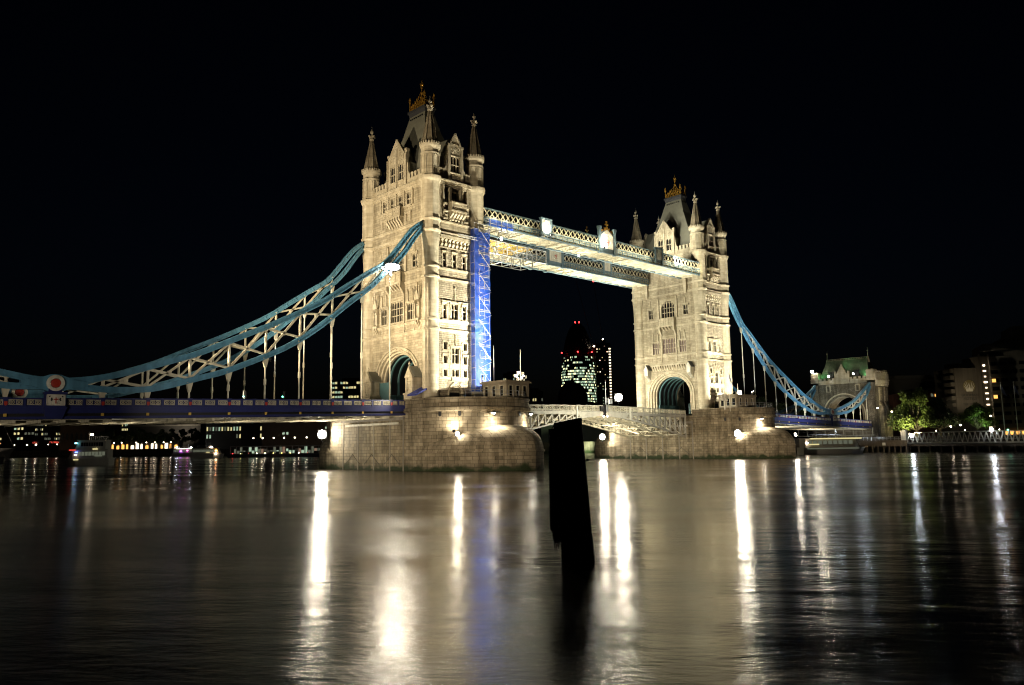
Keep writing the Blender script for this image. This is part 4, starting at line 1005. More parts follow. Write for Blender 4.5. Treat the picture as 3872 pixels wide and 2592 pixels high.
# ------------------------------------------------------------------ bascule leaves
def leaf(north, label):
    mx = (lambda d: 41.15+d) if north else (lambda d: 41.15-d)   # d = distance from the middle of the span
    T = thing('bascule_leaf', label, 'drawbridge leaf', (mx(29), 0, 8), 'bascule leaves')
    def lowz(d): return 9.6-4.6*(d/29)**1.4
    def topz(d): return 10.1-.2*(d/30)**2
    def rail(d): return 11.78-.5*(d/30)**1.2
    D = [0.15]+[1.5+2.0*k for k in range(15)]
    for yy in (-8.0, -2.7, 2.7, 8.0):
        m = MB(); near = yy < -7
        for a, b in zip(D, D[1:]):
            m.bar((mx(a), yy, lowz(a)+.16), (mx(b), yy, lowz(b)+.16), .5, .32); m.bar((mx(a), yy, topz(a)-.14), (mx(b), yy, topz(b)-.14), .46, .3)
        for i, a in enumerate(D[1:]):
            if topz(a)-lowz(a) > .8: m.box(mx(a)-.13, mx(a)+.13, yy-.18, yy+.18, lowz(a)+.2, topz(a)-.2)
        for a, b in zip(D[1:], D[2:]):
            if topz(b)-lowz(b) > 1.2:
                m.bar((mx(a), yy-.06, topz(a)-.3), (mx(b), yy-.06, lowz(b)+.3), .12, .26)
                m.bar((mx(a), yy-.02, lowz(a)+.3), (mx(a)+(mx(b)-mx(a))*.3, yy-.02, topz(b)-.3), .1, .2) if False else None
            else: m.box(min(mx(a), mx(b)), max(mx(a), mx(b)), yy-.05, yy+.05, lowz((a+b)/2)+.2, topz((a+b)/2)-.1)
        mk('main_girder', m, M_PG if near else M_CR, T)
    x = MB()
    for a in D[2::2]:
        x.box(mx(a)-.12, mx(a)+.12, -8, 8, lowz(a)+.2, lowz(a)+.36); x.box(mx(a)-.1, mx(a)+.1, -8, 8, topz(a)-.75, topz(a)-.3)
        for p, q in ((-8, -2.7), (-2.7, 2.7), (2.7, 8)):
            if topz(a)-lowz(a) > 1.6: x.bar((mx(a), p, lowz(a)+.4), (mx(a), q, topz(a)-.5), .12, .16); x.bar((mx(a), q, lowz(a)+.4), (mx(a), p, topz(a)-.5), .12, .16)
    mk('cross_girder', x, M_CR, T)
    d = MB()
    for a, b in zip(D, D[1:]): d.hexa([(mx(a), -8.2, topz(a)-.05), (mx(b), -8.2, topz(b)-.05), (mx(b), 8.2, topz(b)-.05), (mx(a), 8.2, topz(a)-.05), (mx(a), -8.2, topz(a)+.2), (mx(b), -8.2, topz(b)+.2), (mx(b), 8.2, topz(b)+.2), (mx(a), 8.2, topz(a)+.2)])
    mk('leaf_deck', d, M_AS, T)
    for sy in (-1, 1):
        y = sy*8.15; fr = MB(); far = MB()
        for a, b in zip(D, D[1:]):
            fr.bar((mx(a), y, rail(a)-.07), (mx(b), y, rail(b)-.07), .2, .12); fr.bar((mx(a), y, topz(a)+.42), (mx(b), y, topz(b)+.42), .16, .1); fr.bar((mx(a), y, topz(a)+.1), (mx(b), y, topz(b)+.1), .3, .36)
            fr.box(mx(b)-.06, mx(b)+.06, y-.08, y+.08, topz(b), rail(b))
        mk('parapet_frame', fr, M_PG, T)
        for a, b in zip(D[1:], D[2:]):
            m = MB() if sy < 0 else far; u0, u1 = sorted((mx(a), mx(b)))
            m.F = (Vector((0, y, 0)), Vector((1, 0, 0)), Vector((0, 0, 1)), Vector((0, sy, 0)))
            lattice_panel(m, u0+.1, u1-.1, topz((a+b)/2)+.48, rail((a+b)/2)-.14, -.03, .03)
            m.F = None
            if sy < 0: mk('parapet_panel', m, M_CR, T)
        if sy > 0: mk('parapet_panels', far, M_CR, T, kind='stuff')
    p = MB(); p.box(mx(8.6)-.2, mx(8.6)+.2, -8.45, -8.2, 8.9, 11.5); mk('white_marker_post', p, M_WH, T)
    e = MB(); e.box(mx(.25)-.14, mx(.25)+.14, -8.5, -7.7, 9.5, 11.85); e.box(mx(.25)-.1, mx(.25)+.1, -8, 8, 9.6, 10.0); mk('nose_lock', e, M_BK, T)
    r = MB(); r.ball((mx(.6), -8.6, 9.45), .15, 8, 5); mk('navigation_light', r, glow('pink_lamp', (1, .6, .45), 14), T)
    return T
leaf(False, 'left half of the lowered drawbridge, next to the nearer pier')
leaf(True, 'right half of the lowered drawbridge, deepening towards the farther pier')
# ------------------------------------------------------------------ scaffolding wrapped round the near tower's corner
SC = thing('scaffold', 'tubular scaffold wrapped in blue netting at the right corner of the nearer tower', 'scaffold', (6.0, -9.5, ZB))
SX0, SX1, SY0, SY1, SZ0, SZ1 = 3.42, 6.84, -11.0, -7.2, 13.2, 42.6
LV = [SZ0+2.1*k for k in range(15)]
for x in (SX0, 4.5, 5.7, SX1):
    for y in (SY0, -9.85 if x < 4 else None, SY1 if x > 6.5 else None):
        if y is None: continue
        m = MB(); m.tube((x, y, ZB), (x, y, SZ1+.8), .05, n=6); mk('standard', m, M_SC, SC)
for z in LV:
    m = MB()
    for y in (SY0,): m.tube((SX0-.1, y, z), (SX1+.2, y, z), .045, n=5); m.tube((SX0-.1, y, z+1.0), (SX1+.1, y, z+1.0), .035, n=5)
    m.tube((SX1, SY0-.1, z), (SX1, SY1, z), .045, n=5); m.tube((SX1, SY0-.1, z+1.0), (SX1, SY1, z+1.0), .035, n=5)
    for x in (SX0,): m.tube((x, SY0, z), (x, -9.85, z), .045, n=5)
    for k in range(10):                                          # lattice ladder beam along the lift
        x = 4.3+2.4*k/10; m.tube((x, SY0-.06, z-.36), (x+.24, SY0-.06, z), .022, n=4)
    m.tube((4.3, SY0-.06, z-.36), (SX1, SY0-.06, z-.36), .035, n=5)
    m.box(SX0, SX1-.1, SY0+.05, -10.7, z-.05, z-.01)
    mk('scaffold_lift', m, M_SC, SC)
for k in range(14):
    z = LV[k]; m = MB(); x0, x1 = (4.4, 6.3) if k % 2 else (6.3, 4.4)
    for e in (SY0+.06, SY0+.3): m.bar((x0, e, z), (x1, e, z+2.1), .07, .2)
    for j in range(9): m.box(x0+(x1-x0)*j/9-.12, x0+(x1-x0)*j/9+.12, SY0+.06, SY0+.3, z+2.1*j/9, z+2.1*j/9+.05)
    m.tube((x0, SY0+.06, z+1), (x1, SY0+.06, z+3.1), .03, n=5); mk('stair_flight', m, M_SC, SC)
for k in range(7):
    z = SZ0+.5+4.2*k; m = MB(); m.tube((4.1, SY0-.2, z+4.0), (SX1+.15, SY0-.2, z+1.0), .04, n=6); m.tube((SX1+.3, SY0-.22, z+.7), (4.1, SY0-.22, z-.6), .028, n=6); mk('diagonal_brace', m, M_SC, SC)
for k in range(6):
    z = 17+4.4*k; m = MB(); m.tube((SX1-.3, SY1-1.5, z), (SX1+.9, SY1-1.8, z+.25), .05, n=6); mk('protruding_tube', m, M_SR if k % 2 else M_SC, SC)
def sheet(p, q, z0, z1, nm='netting'):
    m = MB(); nx = 6; nz = 26; r = random.Random(int(p[0]*10+z0)); rows = []
    d = Vector((q[0]-p[0], q[1]-p[1], 0)); nn = Vector((-d.y, d.x, 0)).normalized()
    for j in range(nz+1):
        row = []
        for i in range(nx+1):
            w = r.uniform(-.07, .07); c = Vector((p[0], p[1], 0))+d*(i/nx)+nn*w; row.append((c.x, c.y, z0+(z1-z0)*j/nz))
        rows.append(row)
    m.loft(rows); return mk(nm, m, M_NT, SC, smooth=True)
sheet((SX0-.1, SY0-.12), (4.3, SY0-.12), SZ0, SZ1); sheet((4.3, SY0-.03), (SX1+.15, SY0-.03), SZ0, 39.5); sheet((SX1+.14, SY0-.15), (SX1+.14, SY1), SZ0, SZ1+.3)
sheet((SX0, -9.7), (SX0, SY0-.1), SZ0, SZ1); sheet((4.3, SY0-.14), (SX1, SY0-.14), 39.6, 42.0)
m = MB(); m.box(3.1, SX1, SY0, -10.75, ZB, 13.15); mk('site_hoarding', m, M_CR, SC)
m = MB()
for k in range(12): x = -.6+.36*k; m.tube((x, SY0-.3, 40.3), (x+.36, SY0-.3, 40.75), .03, n=4); m.tube((x+.36, SY0-.3, 40.3), (x, SY0-.3, 40.75), .03, n=4)
m.tube((-.6, SY0-.3, 40.75), (3.8, SY0-.3, 40.75), .05, n=5); m.tube((-.6, SY0-.3, 40.3), (3.8, SY0-.3, 40.3), .05, n=5); mk('ladder_beam', m, M_SC, SC)
# netting and tubes carried out along the walkway
m = MB()
for z in (43.2, 44.2, 45.2): m.tube((7, -10.9, z), (13.2, -10.9, z), .05, n=5)
for k in range(5): m.tube((7.4+1.4*k, -10.9, 42.6), (7.4+1.4*k, -10.9, 45.6), .05, n=5)
mk('outrigger_tubes', m, M_SC, SC)
m = MB(); m.loft([[(7+6.2*i/6, -10.95+.05*(i % 2), z) for i in range(7)] for z in (43.7, 44.4, 45.0)]); mk('netting', m, M_NT, SC)

G = thing('access_gantry', 'silver tube access truss slung between the two raised walkways, by the scaffold', 'gantry', (18, -1, 41))
for yy in (-4.0, 0.0, 3.6):
    m = MB()
    for z in (41.0, 43.6): m.tube((7, yy, z), (29, yy, z), .09, n=6)
    for k in range(9):
        x = 7+2.75*k; m.tube((x, yy, 41), (x, yy, 43.6), .12, n=6)
        if k < 8: m.tube((x, yy, 41 if k % 2 else 43.6), (x+2.75, yy, 43.6 if k % 2 else 41), .06, n=6)
    mk('truss', m, M_SC, G)
m = MB()
for k in range(9): m.tube((7+2.75*k, -4, 41), (7+2.75*k, 3.6, 41), .08, n=6); m.tube((7+2.75*k, -4, 43.6), (7+2.75*k, 3.6, 43.6), .06, n=6)
mk('cross_tubes', m, M_SC, G)
m = MB(); m.box(7, 26, -3.9, 3.5, 43.7, 43.78); mk('plywood_deck', m, M_YE, G)

# ------------------------------------------------------------------ things on the piers
def cabin(cx, cy, hx, hy, label):
    T = thing('control_cabin', label, 'cabin', (cx, cy, 10.46), 'bridge control cabins')
    F0 = frame((cx-hx, cy, 0), (0, -1, 0), (-1, 0, 0)); F1 = frame((cx, cy-hy, 0), (1, 0, 0), (0, -1, 0)); F2 = frame((cx+hx, cy, 0), (0, 1, 0), (1, 0, 0)); F3 = frame((cx, cy+hy, 0), (-1, 0, 0), (0, 1, 0))
    w = MB()
    for F, h in ((F0, hy), (F1, hx), (F2, hy), (F3, hx)):
        w.F = F; hs = [(-h+.5+(2*h-1)*k/2.-.38 if h > 9 else c-.4, c+.4, 12.0, 13.7) for k, c in enumerate((-h*.62, 0, h*.62))]
        wall(w, -h, h, 10.46, 14.2, hs, .2)
        for a, b, c, d in hs:
            o = MB(F); o.box(a-.08, a, c-.08, d+.08, -.02, .05); o.box(b, b+.08, c-.08, d+.08, -.02, .05); o.box(a, b, d, d+.08, -.02, .05); o.box(a-.1, b+.1, c-.1, c, -.02, .09); fo = mk('window_frame', o, M_CR, T)
            g = MB(F); g.add([(a, c, -.15), (b, c, -.15), (b, d, -.15), (a, d, -.15)], [(0, 1, 2, 3)]); mk('window_glass', g, M_GL, fo)
    w.F = None; mk('cabin_wall', w, M_CA, T)
    r = MB(); r.box(cx-hx-.3, cx+hx+.3, cy-hy-.3, cy+hy+.3, 14.2, 14.45); r.box(cx-hx-.1, cx+hx+.1, cy-hy-.1, cy+hy+.1, 14.45, 14.6); mk('cabin_roof', r, M_CA, T)
    return T
cabin(4.9, -17.0, 2.6, 3.1, 'brown flat-roofed cabin beside the tall blue netting')
cabin(78.6, -17.2, 4.0, 2.4, 'long flat-roofed cabin on the farther pier, beneath a glaring lamp')

def railing(cx, a0, a1, label, sy=-1):
    T = thing('pier_railing', label, 'railing', (cx, sy*12.3, 11.5), 'railings on the piers')
    n = 14; pts = [(cx+10.3*math.sin(R(a0+(a1-a0)*k/n)), sy*12.3+sy*10.3*math.cos(R(a0+(a1-a0)*k/n))) for k in range(n+1)]
    m = MB()
    for p in pts: m.tube((p[0], p[1], 11.5), (p[0], p[1], 12.65), .035, n=5)
    mk('railing_post', m, M_GY, T); m = MB()
    for z in (12.65, 12.1):
        for p, q in zip(pts, pts[1:]): m.tube((p[0], p[1], z), (q[0], q[1], z), .03, n=5)
    mk('handrail', m, M_GY, T)
railing(0, -40, 75, 'thin grey handrail round the nearer pier head, under the cabin'); railing(82.3, -62, 70, 'thin grey handrail round the farther pier head')

def lamp_post(loc, label, lit=False, h=4.6):
    T = thing('street_lamp', label, 'street lamp', loc)
    m = MB(); x, y, z = loc; m.lathe(x, y, [(z, .2), (z+.5, .18), (z+.6, .09), (z+h-.5, .06)], 8); m.bar((x-.55, y, z+h*.55), (x+.55, y, z+h*.55), .07); m.lathe(x, y, [(z+h*.5, .06), (z+h*.55, .15), (z+h*.6, .06)], 8); mk('lamp_column', m, M_BK, T, smooth=True)
    m = MB(); m.lathe(x, y, [(z+h-.5, .1), (z+h, .2)], 6); mk('lantern', m, E_S if lit else M_WH, T)
    m = MB(); m.lathe(x, y, [(z+h, .26), (z+h+.28, .08), (z+h+.5, .02)], 6); mk('lantern_cap', m, M_BK, T)
    return T
lamp_post((-.6, -17.4, 10.46), 'black cast-iron lamp post with lantern in front of the blue scaffold netting')

def mast(loc, h, label, arms=True, col=M_WH):
    T = thing('signal_mast', label, 'mast', loc, 'signal masts on the piers'); x, y, z = loc
    m = MB(); m.tube((x, y, z), (x, y, z+h*.62), .16, .12); m.tube((x, y, z+h*.62), (x, y, z+h), .1, .03); mk('mast_pole', m, col, T)
    if arms:
        for k, (zz, w) in enumerate(((.38, .9), (.44, .6), (.5, 1.1), (.56, .5))):
            m = MB(); m.bar((x-w, y, z+h*zz), (x+w, y, z+h*zz), .1); m.box(x-w-.2, x-w+.2, y-.2, y+.2, z+h*zz, z+h*zz+.5); m.box(x+w-.2, x+w+.2, y-.2, y+.2, z+h*zz-.1, z+h*zz+.4); mk('signal_arm', m, col, T)
    return T
mast((8.0, -17.6, 10.46), 9.8, 'brightly lit white mast with short signal arms behind the brown cabin')
mast((71.2, -18.4, 11.0), 5.4, 'short white mast with signal arms, beside the right-hand tower', True)
mast((76.8, -18.6, 14.6), 2.6, 'white pole on the roof of the farther cabin', False)
m_ = mast((8.1, -10.6, 10.46), 11.2, 'bare slender pole standing just right of the scaffold', False, M_GY)
F_ = thing('flagpole', 'white flagpole with drooping flag against the right-hand tower', 'flagpole', (72.6, -18.9, 10.6))
m = MB(); m.tube((72.6, -18.9, 10.6), (72.6, -18.9, 19.8), .07, .04); mk('pole', m, M_WH, F_)
m = MB(); m.loft([[(72.65+.26*i, -18.9-.1*(i % 2), 19.4-.45*i) for i in range(7)], [(72.65+.2*i, -18.9-.1*((i+1) % 2), 18.2-.25*i) for i in range(7)]]); mk('flag', m, M_FL, F_)
T_ = thing('signal_gantry', 'thin barrier signal post on the bridge where the two drawbridge halves meet', 'signal', (42.8, -7.4, 10.3))
m = MB(); m.tube((42.8, -7.4, 10.3), (42.8, -7.4, 16.9), .09, .05); m.tube((43.6, -7.4, 10.3), (43.6, -7.4, 13.4), .12); m.box(42.2, 44.4, -7.8, -7.0, 10.3, 11.9); m.box(44.0, 44.6, -7.7, -7.1, 12.2, 13.2); mk('signal_post', m, M_SC, T_)
m = MB(); m.box(42.6, 43.0, -7.6, -7.4, 12.4, 13.4); mk('signal_head', m, M_GY, T_)
for x, z, lb in ((-31.3, 14.2, 'green traffic light left of the nearer tower, lower of two'), (-24.6, 15.0, 'green traffic light left of the nearer tower, nearer to it')):
    T_ = thing('traffic_light', lb, 'traffic light', (x, 5.0, railtop(x)-1.2), 'traffic lights on the bridge')
    m = MB(); zz = railtop(x)-1.2; m.tube((x, 5.0, zz), (x, 5.0, zz+2.4), .06); m.box(x-.2, x+.2, 4.8, 5.2, zz+2.2, zz+3.3); mk('signal_housing', m, M_BK, T_)
    m = MB(); m.lathe(x-.21, 4.9, [(zz+2.25, .02), (zz+2.4, .16), (zz+2.55, .02)], 8); mk('green_lens', m, E_GN, T_)

# ------------------------------------------------------------------ floodlights: fittings that are seen, with the light they throw
def fitting(loc, tgt, r, label, watts=0, deg=110, col=(1, .88, .66), em=None, blend=.7, wide=1.0, bracket=True, rad=None):
    T = thing('floodlight', label, 'floodlight', loc, 'bridge floodlights')
    L_ = Vector(loc); n = (Vector(tgt)-L_).normalized(); u = n.cross(Vector((0, 0, 1))).normalized(); v = u.cross(n)
    F = (L_, u, v, n)
    h = MB(F); w = r*wide; h.box(-w, w, -r, r, -.35*r-.1, 0); h.box(-w-.06, w+.06, r, r+.05, -.1, .22*r)
    if bracket: h.box(-.06, .06, -r*1.7, -r, -.2, -.1); h.box(-w-.07, -w, -r*.4, r*.4, -.25, .05); h.box(w, w+.07, -r*.4, r*.4, -.25, .05)
    mk('lamp_housing', h, M_BK, T)
    l = MB(F)
    rings = [[(w*.95*q*math.cos(2*math.pi*k/14), r*.95*q*math.sin(2*math.pi*k/14), d) for k in range(14)] for q, d in ((1, .01), (.92, .2*r), (.6, .42*r), (.15, .5*r))]
    l.loft(rings, close=True, cap=True); mk('lens', l, em or E_W, T, smooth=True)
    if watts: spot(L_+n*(r*.9+.1), tgt, watts, deg, col, rad or max(.12, r*.6), blend)
    return T
WARM = (1.0, .83, .55); NEUT = (1.0, .90, .70); COOL = (.82, .92, 1.0)
fitting((-12.2, 14.0, 6.3), (-20, -12, 5.5), .8, 'glaring floodlight at the far left corner of the nearer pier', 480, 150)
fitting((-8.4, -20.3, 5.7), (-8.6, -22, 6.0), .34, 'glaring lamp low on the round of the nearer pier, left of the hood', 90, 150)
fitting((-9.2, -20.4, 6.2), (-8.0, -18.4, 8.4), .16, 'small uplight washing the stones above the low lamp on the nearer pier', 480, 120)
fitting((-3.7, -23.5, 8.9), (-3.6, -23.3, 5.2), .32, 'downlight bracketed above the hood of the nearer pier', 560, 130)
fitting((5.2, -22.8, 8.9), (5.0, -22.8, 4.6), .32, 'downlight at the right edge of the nearer pier drum', 560, 120)
fitting((70.6, 17.4, 5.5), (58, -8, 5.2), .75, 'glaring floodlight at the far left corner of the farther pier', 420, 150)
fitting((71.6, 12.5, 15.4), (50, -20, 13.5), 1.0, 'big glaring floodlight left of the right-hand tower, above the drawbridge', 520, 120)
fitting((73.6, -19.9, 5.6), (70, -26, 5.6), .8, 'glaring lamp on the round of the farther pier', 330, 160)
fitting((78.6, -23.2, 8.9), (79, -22.7, 5.2), .3, 'downlight bracketed above the hood of the farther pier', 520, 130)
fitting((81.4, -16.2, 15.2), (70, -40, 14.6), .6, 'glaring lamp on the roof of the farther cabin', 500, 150)
fitting((88.2, -26.2, 5.2), (80, -60, 5.0), .36, 'glaring lamp at the right tip of the farther cutwater', 30, 150)
fitting((-13.4, -9.9, 33.2), (-16.5, -20, 30.4), .55, 'long glaring floodlight hung on the near chain of the left span', 1100, 140, em=glow('bright_floodlight_lens', (1.0, .90, .70), 210), wide=2.3)
fitting((13.4, -7.3, 43.0), (13, -14, 42), .3, 'white lamp under the nearer walkway beside the scaffold', 260, 150, COOL, E_C)
fitting((19.5, .6, 42.6), (16, -8, 42.2), .22, 'cool white lamp inside the silver access truss', 160, 150, COOL, E_C)
fitting((37.0, -6.0, 43.6), (36, -16, 43), .2, 'bluish lamp under the middle of the nearer walkway', 60, 150, COOL, E_C)
fitting((49.0, 2.4, 42.6), (48, -12, 42), .22, 'small white lamp hanging under the farther walkway', 60, 150, COOL, E_C)
fitting((-26.0, 7.6, 19.0), (-18, 8.8, 24.5), .4, 'bright lamp shining up the far chain of the left span', 1500, 60, COOL, E_C)
# washes for the masonry: bare spots are unseen, some added in mid-air
KEY = (.99, .95, .74)
fitting((6.7, -19.6, 15.25), (-2.0, -9.6, 24), .36, 'black floodlight box on the brown cabin roof, aimed up at the nearer tower', 10500, 120, KEY, None, .5)
spot((6.0, -19.4, 15.4), (-1.0, -9.6, 33), 24000, 62, KEY, .12, .9)
spot((8.6, -18.6, 11.6), (8.0, -17.6, 18), 420, 60, NEUT, .1, .9)
spot((-60, -6, 12.8), (-4, -1, 36), 84000, 50, WARM, .35, .8)
spot((-34, 5, 12.0), (-5.4, 1, 16), 5200, 70, WARM, .3, .9)
spot((-92, -40, 10), (0, -4, 44), 38000, 36, WARM, .4, .8)
spot((13.5, 5, 12.2), (77, 1, 30), 68000, 60, KEY, .4, .8)
spot((64.5, -12.0, 45.0), (79, -5, 55), 3200, 75, KEY, .3, .9)  # hung in mid-air to brighten the farther tower's dark spires
spot((60, 8, 12.2), (77, 1, 17), 3500, 90, KEY, .3, .9)
fitting((82.2, -19.3, 15.25), (81, -9.6, 24), .36, 'black floodlight box on the farther cabin roof, aimed up at the tower', 7500, 125, KEY, None, .5)
spot((81.4, -19.2, 15.4), (81.5, -9.6, 38), 18000, 60, KEY, .15, .9)
spot((9.0, -21.5, 12.2), (1.5, -9.8, 53), 16000, 38, WARM, .15, .9)  # added without a fitting to brighten the nearer tower's upper flank
spot((90.5, -22.0, 12.2), (84, -9.8, 54), 14000, 38, WARM, .15, .9)  # matching added wash for the farther tower's upper flank
spot((62, -3, 48.6), (79, -3, 60), 6000, 80, KEY, .2, .9)  # extra unseen spot added to lift the dark spires
# river walls of the piers: unseen floods added for an even wash
spot((-62, -62, 5), (-3, -14, 5), 33000, 30, (1.0, .82, .58), .4, .8)
spot((-28, 2, 5.5), (-10.6, 2, 4.5), 900, 130, KEY, .3, .9)
spot((38, -44, 4.5), (80, -15, 5), 13500, 50, (1.0, .82, .58), .4, .8)
spot((52, 2, 5.5), (71.6, 4, 4.5), 2600, 130, KEY, .3, .9)
# under the raised walkways: unseen spots hung in mid-air
for x in (17, 33, 49, 65): spot((x, -7.6, 36.5), (x, -7.6, 44), 2700, 150, KEY, .4, .9); spot((x, 7.6, 36.5), (x, 7.6, 44), 4200, 150, KEY, .4, .9)
# unseen point lights added off the outer ledge to light the lattice; frontispiece and pilasters have their own
for k in range(24):
    x = 8.5+2.9*k
    if min(abs(x-22.5), abs(x-59.4), abs(x-41.1)) > 2.9: point((x, -11.5, 45.5), 60, (1, .93, .62), .06)
fitting((38.6, -11.8, 44.6), (40.6, -10.4, 47.2), .16, 'small lamp lighting the coat of arms on the nearer walkway', 1500, 100)
fitting((22.5, -11.8, 44.4), (22.5, -10.4, 47), .16, 'small lamp lighting the left pilaster of the nearer walkway', 900, 100)
# decks and chains: unseen spots without fittings
for x, p in ((-22, 1100), (-36, 650), (-52, 350), (-68, 350)): spot((x, 0, 4.5), (x, 0, 9), p, 165, NEUT, .3, .9)
spot((-14, -4, 5.2), (-18, -4, 8.4), 1400, 100, NEUT, .3, .9)
for x in (103, 125, 150): spot((x, 0, 4.5), (x, 0, 9), 3000, 165, NEUT, .3, .9)
spot((-86, -40, 7), (-56, -9.5, 13), 3600, 70, (1.0, .88, .7), .4, .9)  # wash added to brighten the chain and deck at the left
spot((-50, -36, 6), (-36, -9.5, 17), 2800, 80, (1.0, .90, .74), .4, .9)
spot((-11.6, -13.4, 12.2), (-20, -9.9, 9.6), 900, 90, NEUT, .2, .9)
spot((-36, 7, 10.6), (-40, -9, 15.5), 500, 100, NEUT, .4, .9)
spot((96, -22, 12), (98, -9.2, 32), 8000, 80, COOL, .4, .9)
spot((120, -24, 6), (122, -9.2, 15), 5000, 110, COOL, .4, .9)
spot((152, -22, 5), (160, -9.2, 14), 2600, 110, COOL, .4, .9)
spot((-24, -15, 8), (-20, -9.5, 24), 2600, 90, NEUT, .4, .9)
spot(tuple(bearing(2200, 318, 3.0)), tuple(bearing(2200, 352, 9)), 2200, 140, (.85, 1, .6), .4, .9)  # greenish light added to bring up the dark quay
# bascules: unseen spots without fittings
spot((12.5, 0, 5.0), (36, 0, 9.2), 6500, 110, WARM, .3, .9); spot((70, 0, 4.6), (48, 1, 9.2), 7000, 66, WARM, .3, .9)
spot((34, -30, 4), (38, -8, 10.5), 15000, 110, KEY, .4, .9)  # added over the water to brighten the near parapet
# ------------------------------------------------------------------ small gatehouse tower at the far end of the right span
AB = thing('gatehouse_tower', 'small stone gatehouse with green-lit steep roof at the end of the right span', 'tower', (179, 0, 4.5))
ax0, ax1, ay = 174.0, 184.0, 10.6
F = frame((ax0, 0, 0), (0, -1, 0), (-1, 0, 0))
w = MB(F)
inn = ell(6.0, 6.0, 12.0, 4.5, 24); top = 22.4
hs = [window(AB, F, c, 19.9, 21.7, .8, 1, (), sur=.35, hood=False) for c in (-4.9, 4.9)]
vs = []; fs = []
for p in inn: vs += [(p[0], p[1], 0), (p[0], 19.0, 0)]
for i in range(len(inn)-1): fs.append((2*i, 2*i+2, 2*i+3, 2*i+1))
w.add(vs, fs); w.add([(-8.2, 4.5, 0), (-6, 4.5, 0), (-6, 19, 0), (-8.2, 19, 0)], [(0, 1, 2, 3)]); w.add([(6, 4.5, 0), (8.2, 4.5, 0), (8.2, 19, 0), (6, 19, 0)], [(0, 1, 2, 3)])
wall(w, -8.2, 8.2, 19.0, top, hs); mk('wall', w, M_R2, AB)
b = MB()
for sy in (-1, 1):
    y0, y1 = min(sy*8.2, sy*ay), max(sy*8.2, sy*ay)
    b.box(ax0-.5, ax1, y0, y1, -1, 22.2)
b.box(ax0+.01, ax1, -8.2, 8.2, 19.2, 23); b.box(ax0+6, ax1, -8.2, -6, 4, 19.2); b.box(ax0+6, ax1, 6, 8.2, 4, 19.2)
mk('side_tower', b, M_R2, AB)
t = MB()
for sy in (-1, 1):
    y0, y1 = min(sy*8.0, sy*(ay+.1)), max(sy*8.0, sy*(ay+.1))
    t.box(ax0-.6, ax1+.1, y0-.1, y1+.1, 24.0, 24.3)
    for xx in (ax0-.6, ax0+2.0): pass
    t.box(ax0-.55, ax1, y0, y1, 22.9, 24.0)
    for (xa, xb) in ((ax0-.5, ax0+2.4), (ax1-2.4, ax1)):
        t.box(xa, xb, y0+.1, y1-.1, 24.3, 25.9); t.box(xa-.08, xb+.08, y0, y1, 25.9, 26.1)
        for k in range(2): t.box(xa+.2+k*1.6, xa+.9+k*1.6, y0+.1, y1-.1, 26.1, 26.5)
    corb = MB()
for k in range(12):                                              # machicolated corbels on the river flank
    x = ax0+.2+k*.84; t.box(x, x+.36, -ay-.55, -ay, 21.6, 22.9); t.box(x, x+.36, -ay-.3, -ay, 21.0, 21.6)
t.box(ax0-.6, ax1+.2, -ay-.65, -ay, 22.9, 23.3); t.box(ax0-.5, ax1, -ay-.5, -ay+.1, 23.3, 25.2)
for k in range(6): t.box(ax0+.1+k*1.7, ax0+.9+k*1.7, -ay-.5, -ay-.1, 25.2, 25.9)
t.box(ax0-.35, ax0, -8.2, 8.2, 22.3, 22.6); t.box(ax0-.15, ax0+.4, -8.0, 8.0, 22.6, 23.7)
for k in range(11):
    y = -7.6+k*1.46
    if abs(y+.3) > 1.9: t.box(ax0-.15, ax0+.35, y, y+.85, 23.7, 24.4)
mk('parapet', t, M_DR, AB)
g = MB(F); g.plate([(-1.9, 22.6), (1.9, 22.6), (1.9, 25.4), (1.2, 26.6), (0, 28.9), (-1.2, 26.6), (-1.9, 25.4)], -.5, .35); carving(g, -1.3, 1.3, 23.4, 26.6, .35, 5, 8)
for sd in (-1, 1): g.box(sd*2.2-.3, sd*2.2+.3, 22.6, 26.5, -.5, .4)
mk('gable', g, M_DR, AB)
a = MB(F); a.loft([[(p[0], p[1], n) for p in ell(q, q, 12.0, 4.5, 24)] for q, n in ((7.1, .0), (7.1, .3), (6.8, .3), (6.7, -.1), (6.4, -.1), (6.3, -.5), (6.0, -.5), (6.0, -6))]); mk('archway', a, M_DR, AB, smooth=True)
r = MB(); r.loft([[(ax0+.8, -8.6, 23.2), (ax1-.6, -8.6, 23.2), (ax1-.6, 8.6, 23.2), (ax0+.8, 8.6, 23.2)], [(ax0+2.6, -7.7, 27.0), (ax1-2.4, -7.7, 27.0), (ax1-2.4, 7.7, 27.0), (ax0+2.6, 7.7, 27.0)], [(178.3, -6.9, 30.5), (179.5, -6.9, 30.5), (179.5, 6.9, 30.5), (178.3, 6.9, 30.5)]], close=True, cap=True)
ro = mk('roof', r, M_CP, AB)
c = MB(); c.box(178.4, 179.4, -6.8, 6.8, 30.5, 30.7)
for k in range(24): c.box(178.8, 179.0, -6.6+k*.55, -6.3+k*.55, 30.7, 31.1)
c.box(178.75, 179.05, -6.8, 6.8, 31.1, 31.2)
for y in (-6.9, 6.9): c.lathe(178.9, y, [(29.2, .7), (31.2, .3), (31.3, .14), (33.0, .1), (33.1, .24), (33.3, .24), (33.4, .08), (34.3, .02)], 8)
mk('ridge_cresting', c, M_LE if False else M_CA, ro)
